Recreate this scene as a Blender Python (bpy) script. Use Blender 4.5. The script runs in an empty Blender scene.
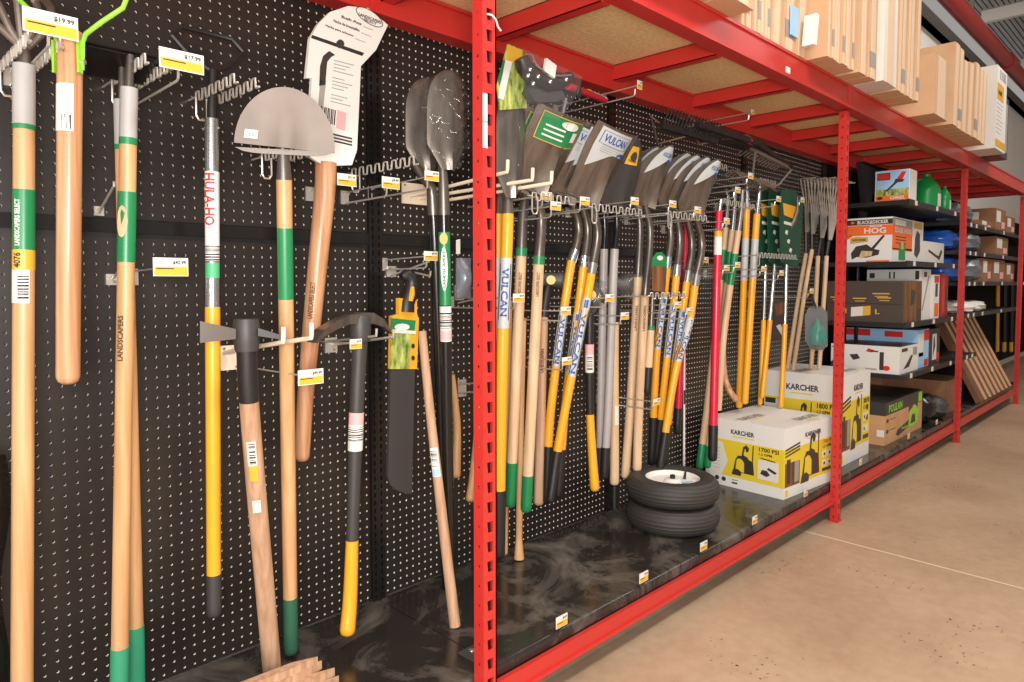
import bpy, math, random
from mathutils import Vector, Matrix
V = Vector
# ------------------------------------------------------------ camera, light
S = bpy.context.scene
COL = S.collection
F_PX, YAW, PITCH, DIST, EYE, CY = 697.0, math.radians(44.74), math.radians(2.91), 1.844, 1.202, 317.3
CAM = V((0, -DIST, EYE))
RIGHT = V((math.sin(YAW), -math.cos(YAW), 0))
FWD = V((math.cos(YAW)*math.cos(PITCH), math.sin(YAW)*math.cos(PITCH), -math.sin(PITCH)))
UP = RIGHT.cross(FWD)
cd = bpy.data.cameras.new('camera'); co = bpy.data.objects.new('camera', cd); COL.objects.link(co)
cd.sensor_width = 36; cd.lens = F_PX/1024*36; cd.shift_y = -(341-CY)/1024; cd.clip_start = .02
m = Matrix.Identity(4)
for i, a in enumerate((RIGHT, UP, -FWD)):
    for r in range(3): m[r][i] = a[r]
m.translation = CAM; co.matrix_world = m; S.camera = co
S.view_settings.view_transform = 'Standard'; S.view_settings.look = 'None'
S.view_settings.gamma = 1; S.view_settings.use_curve_mapping = False
S.view_settings.exposure = 0.0
w = bpy.data.worlds.new('world'); S.world = w; w.use_nodes = True
bg = w.node_tree.nodes['Background']; bg.inputs[0].default_value = (1, .95, .9, 1); bg.inputs[1].default_value = .34
def area(name, loc, target, size, sy, power, col=(1, .97, .93)):
    l = bpy.data.lights.new(name, 'AREA'); l.shape = 'RECTANGLE'; l.size = size; l.size_y = sy; l.energy = power; l.color = col
    o = bpy.data.objects.new(name, l); COL.objects.link(o); o.location = loc
    o.rotation_euler = (V(target)-V(loc)).to_track_quat('-Z', 'Y').to_euler()
    return o
area('bounced_flash_light', (-.15, -2.05, 1.22), (2.2, 0, 1.25), .45, .45, 48)
area('ceiling_strip_light', (1.2, -2.6, 4.0), (1.2, -2.4, 0), 3.6, .5, 150)
area('ceiling_strip_light', (7.0, -2.0, 4.3), (7.0, -1.2, 0), 3.6, .5, 85)
area('added_fill_light', (-4.5, -5.2, 1.35), (2, 0, 1.6), 4.0, 2.2, 260, (1, .98, .95))  # added low fill behind the camera, lifts shelf undersides; no window known there

# ------------------------------------------------------------ helpers
def at(px, py, Y):                      # a point of the photograph at wall distance Y -> place in the shop
    d = FWD + RIGHT*((px-512)/F_PX) + UP*((CY-py)/F_PX)
    return CAM + d*((Y-CAM.y)/d.y)
def lin(c):
    c /= 255.0
    return c/12.92 if c <= .04045 else ((c+.055)/1.055)**2.4
def rgb(h):
    return (lin(int(h[0:2], 16)), lin(int(h[2:4], 16)), lin(int(h[4:6], 16)), 1)
MATS = {}
def M(name, hexc=None, rough=.5, metal=0, kind=None, hex2=None, scale=8., stretch=(1, 1, 1), bump=0., amt=1., **kw):
    if name in MATS: return MATS[name]
    mt = bpy.data.materials.new(name); mt.use_nodes = True; nt = mt.node_tree; b = nt.nodes['Principled BSDF']
    b.inputs['Base Color'].default_value = rgb(hexc); b.inputs['Roughness'].default_value = rough; b.inputs['Metallic'].default_value = metal
    for k, v in kw.items(): b.inputs[k.replace('_', ' ')].default_value = v
    def nd(t, **k):
        n = nt.nodes.new(t)
        for a, v in k.items(): setattr(n, a, v)
        return n
    if kind:
        tc = nd('ShaderNodeTexCoord'); mp = nd('ShaderNodeMapping'); mp.inputs['Scale'].default_value = stretch
        nt.links.new(tc.outputs['Object'], mp.inputs[0])
        if kind == 'wave':
            t = nd('ShaderNodeTexWave'); t.inputs['Scale'].default_value = scale; t.inputs['Distortion'].default_value = 3; fac = t.outputs['Fac']
        else:
            t = nd('ShaderNodeTexNoise'); t.inputs['Scale'].default_value = scale; t.inputs['Detail'].default_value = 5; fac = t.outputs['Fac']
        nt.links.new(mp.outputs[0], t.inputs[0])
        r = nd('ShaderNodeValToRGB'); e = r.color_ramp.elements
        lo, hi = (.35, .65) if kind != 'stripe' else (.5, .51)
        e[0].position = lo; e[1].position = hi; e[0].color = rgb(hexc); e[1].color = rgb(hex2 or hexc)
        if kind == 'stripe': r.color_ramp.interpolation = 'CONSTANT'
        nt.links.new(fac, r.inputs[0]); nt.links.new(r.outputs[0], b.inputs['Base Color'])
        if bump:
            bp = nd('ShaderNodeBump'); bp.inputs['Strength'].default_value = bump; bp.inputs['Distance'].default_value = .002
            nt.links.new(fac, bp.inputs['Height']); nt.links.new(bp.outputs[0], b.inputs['Normal'])
    MATS[name] = mt
    return mt
W = {}                                  # world origin of each thing
def tag(o, label=None, cat=None, group=None, kind=None):
    for k, v in (('label', label), ('category', cat), ('group', group), ('kind', kind)):
        if v: o[k] = v
    return o
def thing(name, loc, label, cat, group=None):
    o = bpy.data.objects.new(name, None); COL.objects.link(o); o.location = loc; o.empty_display_size = .05
    W[o.name] = V(loc)
    return tag(o, label, cat, group)
def org(o):
    while o is not None:
        if o.name in W: return W[o.name]
        o = o.parent
    return V((0, 0, 0))
class MB:
    def __init__(s): s.v = []; s.f = []
    def add(s, vs, fs):
        n = len(s.v); s.v += [V(p) for p in vs]; s.f += [tuple(i+n for i in f) for f in fs]; return s
    def hexa(s, p):                     # 8 points: bottom ring 4, top ring 4
        return s.add(p, [(3, 2, 1, 0), (4, 5, 6, 7), (0, 1, 5, 4), (1, 2, 6, 5), (2, 3, 7, 6), (3, 0, 4, 7)])
    def box(s, a, b):
        (x0, y0, z0), (x1, y1, z1) = a, b
        return s.hexa([(x0, y0, z0), (x1, y0, z0), (x1, y1, z0), (x0, y1, z0), (x0, y0, z1), (x1, y0, z1), (x1, y1, z1), (x0, y1, z1)])
    def obox(s, o, ex, ey, ez):         # oriented box from a corner
        o, ex, ey, ez = V(o), V(ex), V(ey), V(ez)
        return s.hexa([o, o+ex, o+ex+ey, o+ey, o+ez, o+ex+ez, o+ex+ey+ez, o+ey+ez])
    def prism(s, poly, n):              # planar polygon (world points) extruded by vector n
        k = len(poly); n = V(n)
        return s.add([V(p) for p in poly]+[V(p)+n for p in poly], [tuple(range(k))[::-1], tuple(range(k, 2*k))]+[(i, (i+1) % k, (i+1) % k+k, i+k) for i in range(k)])
    def tube(s, pts, rad, n=10, cap=True, closed=False):
        pts = [V(p) for p in pts]; k = len(pts)
        if not hasattr(rad, '__len__'): rad = [rad]*k
        base = len(s.v); ref = None
        for i, p in enumerate(pts):
            t = (pts[min(i+1, k-1)]-pts[max(i-1, 0)])
            if closed: t = pts[(i+1) % k]-pts[i-1]
            t = t.normalized() if t.length > 1e-9 else V((0, 0, 1))
            if ref is None:
                ref = V((0, -1, 0)) if abs(t.y) < .9 else V((1, 0, 0))
            e1 = (ref-t*ref.dot(t)).normalized(); ref = e1; e2 = t.cross(e1)
            for j in range(n):
                a = 2*math.pi*j/n; s.v.append(p+(e1*math.cos(a)+e2*math.sin(a))*rad[i])
        for i in range(k if closed else k-1):
            for j in range(n):
                a, b = base+i*n, base+((i+1) % k)*n
                s.f.append((a+j, a+(j+1) % n, b+(j+1) % n, b+j))
        if cap and not closed:
            s.f.append(tuple(base+j for j in range(n))[::-1]); s.f.append(tuple(base+(k-1)*n+j for j in range(n)))
        return s
    def lathe(s, c, prof, n=24, ax=(0, 0, 1), cap=True):   # prof: (radius, height) along ax
        c = V(c); ax = V(ax).normalized(); e1 = ax.orthogonal().normalized(); e2 = ax.cross(e1); base = len(s.v)
        for r, h in prof:
            for j in range(n):
                a = 2*math.pi*j/n; s.v.append(c+ax*h+(e1*math.cos(a)+e2*math.sin(a))*r)
        for i in range(len(prof)-1):
            for j in range(n):
                a, b = base+i*n, base+(i+1)*n; s.f.append((a+j, a+(j+1) % n, b+(j+1) % n, b+j))
        if cap: s.f.append(tuple(base+j for j in range(n))[::-1]); s.f.append(tuple(base+(len(prof)-1)*n+j for j in range(n)))
        return s
    def grid(s, fn, nu, nv, th=None):   # surface fn(u,v) with optional thickness vector function
        base = len(s.v); lay = [fn] if th is None else [fn, lambda u, v: fn(u, v)+th]
        q = (nu+1)*(nv+1)
        for g in lay:
            for i in range(nu+1):
                for j in range(nv+1): s.v.append(V(g(i/nu, j/nv)))
        def ix(i, j, l=0): return base+l*q+i*(nv+1)+j
        for l in range(len(lay)):
            for i in range(nu):
                for j in range(nv):
                    f = (ix(i, j, l), ix(i+1, j, l), ix(i+1, j+1, l), ix(i, j+1, l)); s.f.append(f if l == 0 else f[::-1])
        if th is not None:
            for i in range(nu):
                for j in (0, nv): s.f.append((ix(i, j), ix(i, j, 1), ix(i+1, j, 1), ix(i+1, j)))
            for j in range(nv):
                for i in (0, nu): s.f.append((ix(i, j), ix(i, j+1), ix(i, j+1, 1), ix(i, j, 1)))
        return s
    def mesh(s, name, o=V((0, 0, 0)), smooth=False):
        me = bpy.data.meshes.new(name); me.from_pydata([tuple(p-o) for p in s.v], [], s.f); me.update()
        if smooth:
            me.polygons.foreach_set('use_smooth', [True]*len(me.polygons))
            try: me.set_sharp_from_angle(angle=math.radians(40))
            except Exception: pass
        return me
    def build(s, name, mat, parent=None, smooth=True, label=None, kind=None):
        o = org(parent)
        ob = bpy.data.objects.new(name, s.mesh(name, o, smooth)); COL.objects.link(ob)
        if parent is not None: ob.parent = parent
        ob.data.materials.append(mat)
        return tag(ob, label, None, None, kind)
def single(mb, name, mat, label, cat, group=None, smooth=True):
    c = sum(mb.v, V((0, 0, 0)))/len(mb.v); c.z = min(p.z for p in mb.v)
    ob = bpy.data.objects.new(name, mb.mesh(name, c, smooth)); ob.location = c; COL.objects.link(ob); ob.data.materials.append(mat)
    W[ob.name] = c
    return tag(ob, label, cat, group)
def struct(mb, name, mat, parent=None, smooth=False):
    o = mb.build(name, mat, parent, smooth)
    if parent is None: o['kind'] = 'structure'; W[o.name] = V((0, 0, 0))
    return o
TXT = {}
import bmesh
def text_mesh(body, cuts=0):            # verts in the unit square, faces
    key = (body, cuts)
    if key not in TXT:
        cu = bpy.data.curves.new('t', 'FONT'); cu.body = body; cu.size = 1; cu.resolution_u = 2; cu.offset = .028
        ob = bpy.data.objects.new('t', cu); me = bpy.data.meshes.new_from_object(ob)
        ys = [v.co.y for v in me.vertices]; lo, hi = min(ys), max(ys)
        if cuts:
            bm = bmesh.new(); bm.from_mesh(me)
            for k in range(1, cuts):
                bmesh.ops.bisect_plane(bm, geom=bm.verts[:]+bm.edges[:]+bm.faces[:], plane_co=(0, lo+(hi-lo)*k/cuts, 0), plane_no=(0, 1, 0))
            bm.to_mesh(me); bm.free()
        vs = [(v.co.x, v.co.y) for v in me.vertices]; fs = [tuple(p.vertices) for p in me.polygons]
        x0 = min(v[0] for v in vs); x1 = max(v[0] for v in vs); y0 = min(v[1] for v in vs); y1 = max(v[1] for v in vs)
        TXT[key] = ([((x-x0)/(x1-x0), (y-y0)/(y1-y0)) for x, y in vs], fs, (x1-x0)/(y1-y0))
        bpy.data.objects.remove(ob); bpy.data.curves.remove(cu); bpy.data.meshes.remove(me)
    return TXT[key]
def lettering(body, fn, mat, parent, name='lettering', cuts=0):   # fn maps unit (x,y) onto the surface
    vs, fs, _ = text_mesh(body, cuts)
    return MB().add([fn(x, y) for x, y in vs], fs).build(name, mat, parent, False)
# ------------------------------------------------------------ materials
M('red', 'c22f2a', .32, Specular_IOR_Level=.6); M('red_dark', '8f2420', .4)
M('peg', '2b2521', .36, kind='noise', hex2='221c19', scale=3); M('peg_edge', 'f0e6d8', .6)
M('black', '201d1c', .45); M('black_gloss', '1a1817', .22); M('charcoal', '3b3837', .5); M('rubber', '34302d', .62)
M('deck', '1c1918', .22)
M('chip', 'f2d3a2', .75, kind='noise', hex2='e2bd84', scale=70); M('steel', 'b8b2ac', .3, .9); M('matte_black', '161413', .9, Specular_IOR_Level=.1); M('clay', '7b6e64', .5, .25, kind='noise', hex2='6c6057', scale=6); M('dull', '7c7269', .33, .7, kind='noise', hex2='655c54', scale=9, stretch=(6, 1, 1))
M('gunmetal', '6e665f', .36, .7); M('wire', 'cdc6bc', .3, .6); M('cream_wire', 'e6d5bd', .45); M('zinc', 'c9c9c8', .25, .9)
M('ash', 'cfa273', .4, kind='noise', hex2='b98a5b', scale=6, stretch=(9, 9, .5)); M('ash_pale', 'dcbc98', .48, kind='noise', hex2='c9a47c', scale=6, stretch=(9, 9, .5))
M('hickory', 'c99973', .32, kind='noise', hex2='aa7650', scale=5, stretch=(14, 14, .45)); M('raw', 'c39c7d', .65, kind='noise', hex2='a67e60', scale=5, stretch=(14, 14, .5))
M('green', '1f7d4a', .35); M('green_dip', '35906a', .45); M('green_dark', '2f5f47', .5); M('lime', '8fd432', .35)
M('yellow', 'e6a324', .34); M('yellow2', 'dba831', .4); M('grey_sleeve', 'a9a5a2', .45); M('grey_fg', 'a39c98', .42); M('crimson', 'd01f3c', .3)
M('white', 'e2ded7', .5); M('paper', 'dcd6cc', .6); M('pinkish', 'e9a9a8', .6); M('blue', '1e4f9a', .4); M('skyblue', '9cc7ea', .5)
M('print', '2a2624', .6); M('burn', '4a3220', .7); M('orange', 'ee6a24', .45); M('redprint', 'd4281c', .45); M('green_print', '4fb57c', .5); M('print_grey', '9a958f', .6)
M('barcode', '2a2624', .6, kind='stripe', hex2='f4f0ea', scale=1, stretch=(1, 1, 330)); M('barcode_v', '2a2624', .6, kind='stripe', hex2='f4f0ea', scale=1, stretch=(420, 420, 1))
M('card', 'd3ac86', .75, kind='noise', hex2='c99f78', scale=4); M('card_dimmed', '96694a', .8, kind='noise', hex2='84593b', scale=6); M('card_brown_dimmed', '7a5238', .8, kind='noise', hex2='6a452d', scale=6); M('washer_yellow', 'e2c62e', .42); M('card_edge', 'dec2a2', .8)  # two darker browns carry the dimness of the far shelves in their colour
M('tape', 'c39a6a', .3); M('grass', '3f6a1e', .7, kind='noise', hex2='c3c46a', scale=60, stretch=(1, 1, .35)); M('label_silver', 'b9bbba', .4)
M('darkprint', '3b3632', .4); M('kraft', 'c99a6c', .75, kind='noise', hex2='be8e60', scale=5); M('brownbox', '4a3f37', .45); M('woodprint', '8a5b33', .5, kind='noise', hex2='5d3a1e', scale=6, stretch=(9, 9, .5))
M('greenjug', '0f8f45', .3); M('bluebag', '2c66c4', .2); M('greybag', '6d7078', .25); M('greenpack', '12442e', .5); M('teal', '1e9a8a', .3)
M('gold', 'c9a24a', .5); M('whitewall', 'e9e4dd', .8); M('galv', 'b4b4b2', .4, .5, kind='noise', hex2='9a9a98', scale=3, stretch=(1, 12, 1))
M('darksteel', '4a4644', .5); M('pipe', 'a32420', .35)

def film_mat(name, ior, rough, haze):   # thin clear plastic: see-through with glossy reflections
    mt = bpy.data.materials.new(name); mt.use_nodes = True; nt = mt.node_tree; nt.nodes.clear(); L = nt.links.new
    out = nt.nodes.new('ShaderNodeOutputMaterial'); tr = nt.nodes.new('ShaderNodeBsdfTransparent'); gl = nt.nodes.new('ShaderNodeBsdfGlossy'); df = nt.nodes.new('ShaderNodeBsdfDiffuse')
    gl.inputs['Roughness'].default_value = rough; fr = nt.nodes.new('ShaderNodeLayerWeight'); fr.inputs['Blend'].default_value = ior
    m1 = nt.nodes.new('ShaderNodeMixShader'); m1.inputs[0].default_value = haze; m2 = nt.nodes.new('ShaderNodeMixShader')
    L(tr.outputs[0], m1.inputs[1]); L(df.outputs[0], m1.inputs[2]); mu = nt.nodes.new('ShaderNodeMath'); mu.operation = 'MULTIPLY'; mu.inputs[1].default_value = .34; L(fr.outputs['Facing'], mu.inputs[0]); L(mu.outputs[0], m2.inputs[0]); L(m1.outputs[0], m2.inputs[1]); L(gl.outputs[0], m2.inputs[2]); L(m2.outputs[0], out.inputs[0])
    MATS[name] = mt
film_mat('film', .22, .14, .01); film_mat('clear', .25, .12, .03)

def deck_mat():                         # scuffed black enamel with pale rub marks
    mt = MATS['deck']; nt = mt.node_tree; b = nt.nodes['Principled BSDF']; L = nt.links.new
    tc = nt.nodes.new('ShaderNodeTexCoord'); n1 = nt.nodes.new('ShaderNodeTexNoise'); n1.inputs['Scale'].default_value = 2.6; n1.inputs['Detail'].default_value = 9; n1.inputs['Roughness'].default_value = .68; n1.inputs['Distortion'].default_value = 1.6
    L(tc.outputs['Object'], n1.inputs[0]); r = nt.nodes.new('ShaderNodeValToRGB'); e = r.color_ramp.elements; e[0].position = .48; e[1].position = .85; e[0].color = rgb('292522'); e[1].color = rgb('8a8075')
    L(n1.outputs['Fac'], r.inputs[0]); L(r.outputs[0], b.inputs['Base Color'])
    m_ = nt.nodes.new('ShaderNodeMapRange'); m_.inputs['From Min'].default_value = .4; m_.inputs['From Max'].default_value = .7; m_.inputs['To Min'].default_value = .14; m_.inputs['To Max'].default_value = .5
    L(n1.outputs['Fac'], m_.inputs['Value']); L(m_.outputs[0], b.inputs['Roughness'])
deck_mat()
# ------------------------------------------------------------ floor, building shell
def floor_mat():
    mt = bpy.data.materials.new('concrete'); mt.use_nodes = True; nt = mt.node_tree; b = nt.nodes['Principled BSDF']
    L = nt.links.new
    def nd(t, **k):
        n = nt.nodes.new(t)
        for a, v in k.items(): n.inputs[a].default_value = v
        return n
    tc = nd('ShaderNodeTexCoord')
    n1 = nd('ShaderNodeTexNoise', Scale=1.3, Detail=8, Roughness=.65); n2 = nd('ShaderNodeTexNoise', Scale=22, Detail=6)
    n3 = nd('ShaderNodeTexNoise', Scale=1.9, Detail=2); n4 = nd('ShaderNodeTexNoise', Scale=55, Detail=3)
    for n in (n1, n2, n3, n4): L(tc.outputs['Object'], n.inputs[0])
    r1 = nt.nodes.new('ShaderNodeValToRGB'); e = r1.color_ramp.elements; e[0].position = .3; e[1].position = .72
    e[0].color = rgb('a8896e'); e[1].color = rgb('c6aa8e'); L(n1.outputs['Fac'], r1.inputs[0])
    r2 = nt.nodes.new('ShaderNodeValToRGB'); e = r2.color_ramp.elements; e[0].position = .35; e[1].position = .7; e[0].color = (.82, .8, .78, 1); e[1].color = (1, 1, 1, 1)
    L(n2.outputs['Fac'], r2.inputs[0])
    mx = nt.nodes.new('ShaderNodeMixRGB'); mx.blend_type = 'MULTIPLY'; mx.inputs[0].default_value = .6
    L(r1.outputs[0], mx.inputs[1]); L(r2.outputs[0], mx.inputs[2])
    a = nd('ShaderNodeMath'); a.operation = 'GREATER_THAN'; a.inputs[1].default_value = .585; L(n3.outputs['Fac'], a.inputs[0])
    c = nd('ShaderNodeMath'); c.operation = 'GREATER_THAN'; c.inputs[1].default_value = .655; L(n4.outputs['Fac'], c.inputs[0])
    d = nd('ShaderNodeMath'); d.operation = 'MULTIPLY'; L(a.outputs[0], d.inputs[0]); L(c.outputs[0], d.inputs[1])
    m2 = nt.nodes.new('ShaderNodeMixRGB'); m2.inputs[2].default_value = rgb('4a3a30'); L(d.outputs[0], m2.inputs[0]); L(mx.outputs[0], m2.inputs[1])
    L(m2.outputs[0], b.inputs['Base Color']); b.inputs['Roughness'].default_value = .42
    return mt
MATS['concrete'] = floor_mat(); M('joint', 'd9c3a8', .8)
fl = struct(MB().box((-6, -7, -.1), (22, .3, 0)), 'floor', MATS['concrete'])
j0, j1 = at(0, 0, 0), None
def onfloor(px, py, z=0):
    d = FWD+RIGHT*((px-512)/F_PX)+UP*((CY-py)/F_PX)
    return CAM+d*((z-CAM.z)/d.z)
a, b = onfloor(792, 528), onfloor(1024, 589); dr = (b-a).normalized(); sd = dr.cross(V((0, 0, 1)))*.006
a = a-dr*.35; b = b+dr*3
MB().add([a-sd+V((0, 0, .0008)), a+sd+V((0, 0, .0008)), b+sd+V((0, 0, .0008)), b-sd+V((0, 0, .0008))], [(0, 1, 2, 3)]).build('control_joint', MATS['joint'], fl, False)
struct(MB().box((-6, .2, -.1), (22, .3, 3.75)), 'wall_back', MATS['whitewall'])
struct(MB().box((16, -7, -.1), (16.1, .2, 4.6)), 'wall_right', MATS['whitewall'])
ce = struct(MB().box((-6, -7, 4.55), (22, .3, 4.6)), 'ceiling', MATS['whitewall'])
for k in range(14):                     # ribbed metal roof deck next to the wall
    y0 = .28-k*.055
    MB().hexa([(4.5, y0, 4.50), (22, y0, 4.50), (22, y0-.04, 4.50), (4.5, y0-.04, 4.50), (4.5, y0+.01, 4.55), (22, y0+.01, 4.55), (22, y0-.05, 4.55), (4.5, y0-.05, 4.55)]).build('roof_rib', MATS['galv'], ce, False)
struct(MB().box((4.5, .12, 3.70), (22, .2, 3.8)).box((4.5, .04, 3.70), (22, .2, 3.72)), 'trim_1', MATS['darksteel'])
struct(MB().box((4.5, -.62, 4.42), (22, -.56, 4.55)), 'trim_2', MATS['black'])
for k in range(5): struct(MB().box((7.6+2.6*k, -2.5, 4.36), (7.68+2.6*k, .2, 4.55)), 'trim_%d' % (3+k), MATS['whitewall'])
t = thing('sprinkler_pipe', (9, -.03, 3.9), 'long red sprinkler pipe under the metal roof above the shelving', 'pipe')
MB().tube([(4.5, -.03, 3.9), (15.9, -.03, 3.9)], .085, 16).build('pipe', MATS['pipe'], t)
for x in (7.2, 10.4, 13.4): MB().tube([(x, -.03, 3.9), (x+.16, -.03, 3.9)], .105, 16).build('coupling', MATS['pipe'], t)
for x in (8.6, 11.9): MB().box((x, -.05, 3.98), (x+.03, -.01, 4.55)).build('hanger', MATS['steel'], t)
t = thing('branch_pipe', (12.4, -.55, 3.9), 'red riser pipe beside the long sprinkler pipe at right edge', 'pipe')
MB().tube([(12.4, -.55, 3.55), (12.4, -.55, 4.54)], .12, 16).build('pipe', MATS['pipe'], t)
MB().tube([(12.4, -.55, 3.7), (12.4, -.55, 3.82)], .15, 16).build('coupling', MATS['pipe'], t)
# ------------------------------------------------------------ perforated sheets
def perforated(o, eu, ev, nu, nv, pu, pv, hole, depth):    # returns sheet MB and hole-wall MB; hole = closed polygon in the cell, 8 or 4 points
    o, eu, ev = V(o), V(eu), V(ev); n = eu.cross(ev); k = len(hole); a, b = MB(), MB()
    rim = [(1, .5), (1, 1), (.5, 1), (0, 1), (0, .5), (0, 0), (.5, 0), (1, 0)] if k == 8 else [(0, 0), (1, 0), (1, 1), (0, 1)]
    for i in range(nu):
        for j in range(nv):
            c = o+eu*(i*pu)+ev*(j*pv)
            h = [c+eu*x+ev*y for x, y in hole]; r = [c+eu*(x*pu)+ev*(y*pv) for x, y in rim]
            a.add(r+h, [(q, (q+1) % k, k+(q+1) % k, k+q) for q in range(k)])
            b.add(h+[p-n*depth for p in h], [(q, (q+1) % k, k+(q+1) % k, k+q) for q in range(k)])
    return a, b
def circ(pu, pv, r): return [(pu/2+r*math.cos(q*math.pi/4), pv/2+r*math.sin(q*math.pi/4)) for q in range(8)]
# ------------------------------------------------------------ pegboard gondola
DZ = .186; SEAM = 1.335; P = .0254
UPX = [.03+1.22*k for k in range(5)]    # .03 1.25 2.47 3.69 4.91
g = thing('pegboard_gondola', (1.25, -.25, 0), 'black pegboard display wall with black metal base deck behind the hanging tools', 'display wall')
NLOW, NUP = 44, 27
sheets = {}
for key, nv in (('low', NLOW), ('up', NUP)):
    a, b = perforated((0, 0, 0), (1, 0, 0), (0, 0, 1), 46, nv, P, P, circ(P, P, .0033), .006)
    b.add([(0, .0062, 0), (1.168, .0062, 0), (1.168, .0062, nv*P), (0, .0062, nv*P)], [])
    sheets[key] = (a.mesh('pegboard_panel'), b.mesh('hole_edge'))
    sheets[key][0].materials.append(MATS['peg']); sheets[key][1].materials.append(MATS['peg_edge'])
bk = MB().box((.02, .012, DZ), (4.95, .02, 2.04)).build('back_sheet', MATS['black'], g, False)
for k in range(4):
    for key, z in (('low', DZ+.004), ('up', SEAM+.018)):
        p = bpy.data.objects.new('pegboard_panel', sheets[key][0]); COL.objects.link(p); p.parent = g; p.location = V((UPX[k]+.026, 0, z))-W[g.name]
        h = bpy.data.objects.new('hole_edge', sheets[key][1]); COL.objects.link(h); h.parent = p
    MB().box((UPX[k]+.024, -.006, SEAM-.016), (UPX[k+1]-.024, .01, SEAM+.016)).build('seam_rail', MATS['black_gloss'], g, False)
for k in range(5):                      # slotted uprights
    x = UPX[k]; o = MB()
    a, b = perforated((x-.024, -.008, DZ), (1, 0, 0), (0, 0, 1), 1, 72, .024, .0254, [(.009, .005), (.015, .005), (.015, .02), (.009, .02)], .006)
    a.add([], []); o.v = []; o.add(a.v, a.f); o.add(b.v, b.f)
    a2, b2 = perforated((x, -.008, DZ), (1, 0, 0), (0, 0, 1), 1, 72, .024, .0254, [(.009, .005), (.015, .005), (.015, .02), (.009, .02)], .006)
    o.add(a2.v, a2.f); o.add(b2.v, b2.f)
    o.box((x-.024, -.002, DZ), (x-.0235, .01, 2.02)).box((x+.0235, -.002, DZ), (x+.024, .01, 2.02))
    o.build('slotted_upright', MATS['black_gloss'], g, False)
DF = -.545
for k in range(5):                      # base deck pans
    x0, x1 = UPX[k]+.0015-(1.22 if k == 0 else 0), UPX[k+1]-.0015 if k < 4 else 6.05
    o = MB().box((x0, DF+.012, DZ-.01), (x1, -.004, DZ))
    o.grid(lambda u, v, x0=x0, x1=x1: V((x0+(x1-x0)*u, DF+.012-.012*math.sin(v*math.pi/2), DZ-.012+.012*math.cos(v*math.pi/2))), 1, 5)
    o.box((x0, DF, DZ-.034), (x1, DF+.003, DZ-.012))
    dp = o.build('deck_panel', MATS['deck'], g)
o = MB().box((1.215, -.50, DZ), (1.285, -.43, DZ+.003)).build('splice_plate', MATS['charcoal'], g, False)
for y in (-.45, -.48): MB().lathe((1.25, y, DZ+.003), [(.009, 0), (.008, .003), (.003, .005)], 10).build('rivet', MATS['steel'], g)
MB().box((-1.2, -.40, .002), (9, -.38, DZ-.012)).build('toe_board', MATS['black'], g, False)
# ------------------------------------------------------------ red storage rack
PX = [-1.2, 1.192, 3.6, 6.03, 8.35]; FY = -.585; BZ0, BZ1 = 2.04, 2.15
rk = thing('storage_rack', (2.4, -.3, 0), 'red steel storage rack with chipboard top shelf framing the tool wall', 'rack')
def upright(x, slots=True):
    o = MB(); w, d = .046, .036
    hz = [(.019, .010), (.033, .010), (.030, .034), (.022, .034)]
    nz = 40
    a, b = perforated((x-w/2, FY, 0), (1, 0, 0), (0, 0, 1), 1, nz, w, .0508, [(.016, .010), (.032, .010), (.034, .038), (.013, .038)] if slots else [(.022, .012), (.03, .012), (.03, .018), (.022, .018)], .004)
    a.v = [p for p in a.v]
    o.add(a.v, a.f); o.add(b.v, b.f)
    a, b = perforated((x-w/2, FY+d, 0), (0, -1, 0), (0, 0, 1), 1, nz, d, .0508, circ(d, .0508, .0045), .004)
    o.add(a.v, a.f); o.add(b.v, b.f)
    o.box((x+w/2-.004, FY, 0), (x+w/2, FY+d, nz*.0508)); o.box((x-w/2+.004, FY+d-.003, 0), (x+w/2, FY+d, nz*.0508)) if False else None
    o.box((x-w/2-.006, FY-.006, 0), (x+w/2+.006, FY+d+.006, .004))
    u = o.build('post', MATS['red'], rk, False)
    MB().box((x-.008, FY+.012, .01), (x+.012, FY+.02, 2.01)).build("post_slot_shade", MATS['black'], u, False)  # black strip standing for the shade inside the hollow post, behind its slots
    return u
posts = [upright(x) for x in PX]
for py0, py1 in ((92, 120), (121, 147)):   # two white stickers on the near post
    A = at(480, py0, FY); B = at(480, py1, FY)
    MB().box((PX[1]-.023, FY-.0012, B.z), (PX[1]-.008, FY, A.z)).build('sticker', MATS['white'], posts[1], False)
for i in range(4):
    x0, x1 = PX[i]+.001, PX[i+1]-.001
    if i == 0: x0 = -.6
    MB().box((x0, FY-.012, BZ0), (x1, FY+.045, BZ1)).box((x0, FY-.02, BZ0), (x1, FY-.012, BZ0+.014)).box((x0, FY-.018, BZ1-.012), (x1, FY-.012, BZ1)).build('front_beam', MATS['red'], rk, False)
    MB().box((x0, -.075, 1.99), (x1, -.03, BZ0+.058)).box((x0, -.095, 1.99), (x1, -.075, 2.0)).box((x0, -.085, 2.085), (x1, -.075, 2.095)).build('rear_beam', MATS['red'], rk, False)
    for s, x in ((1, x0), (-1, x1)):
        MB().box((min(x, x+s*.045), FY-.016, BZ0+.014), (max(x, x+s*.045), FY-.012, BZ1-.012)).build('beam_bracket', MATS['red'], rk, False)
    if i < 3: MB().box((x0, -.565, .096), (x1, -.55, DZ-.036)).box((x0, -.572, .096), (x1, -.55, .106)).build('kick_beam', MATS['red'], rk, False)
    else: MB().box((x0, -.565, .096), (x1, -.55, DZ-.036)).build('kick_beam', MATS['red'], rk, False)
JX = [-.3, .35, .85, 1.23, 1.69, 2.38, 3.02, 3.62, 4.15, 4.75, 5.35, 5.95, 6.55, 7.15, 7.75, 8.2]
CZ = BZ0+.058                            # underside of the chipboard
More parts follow.
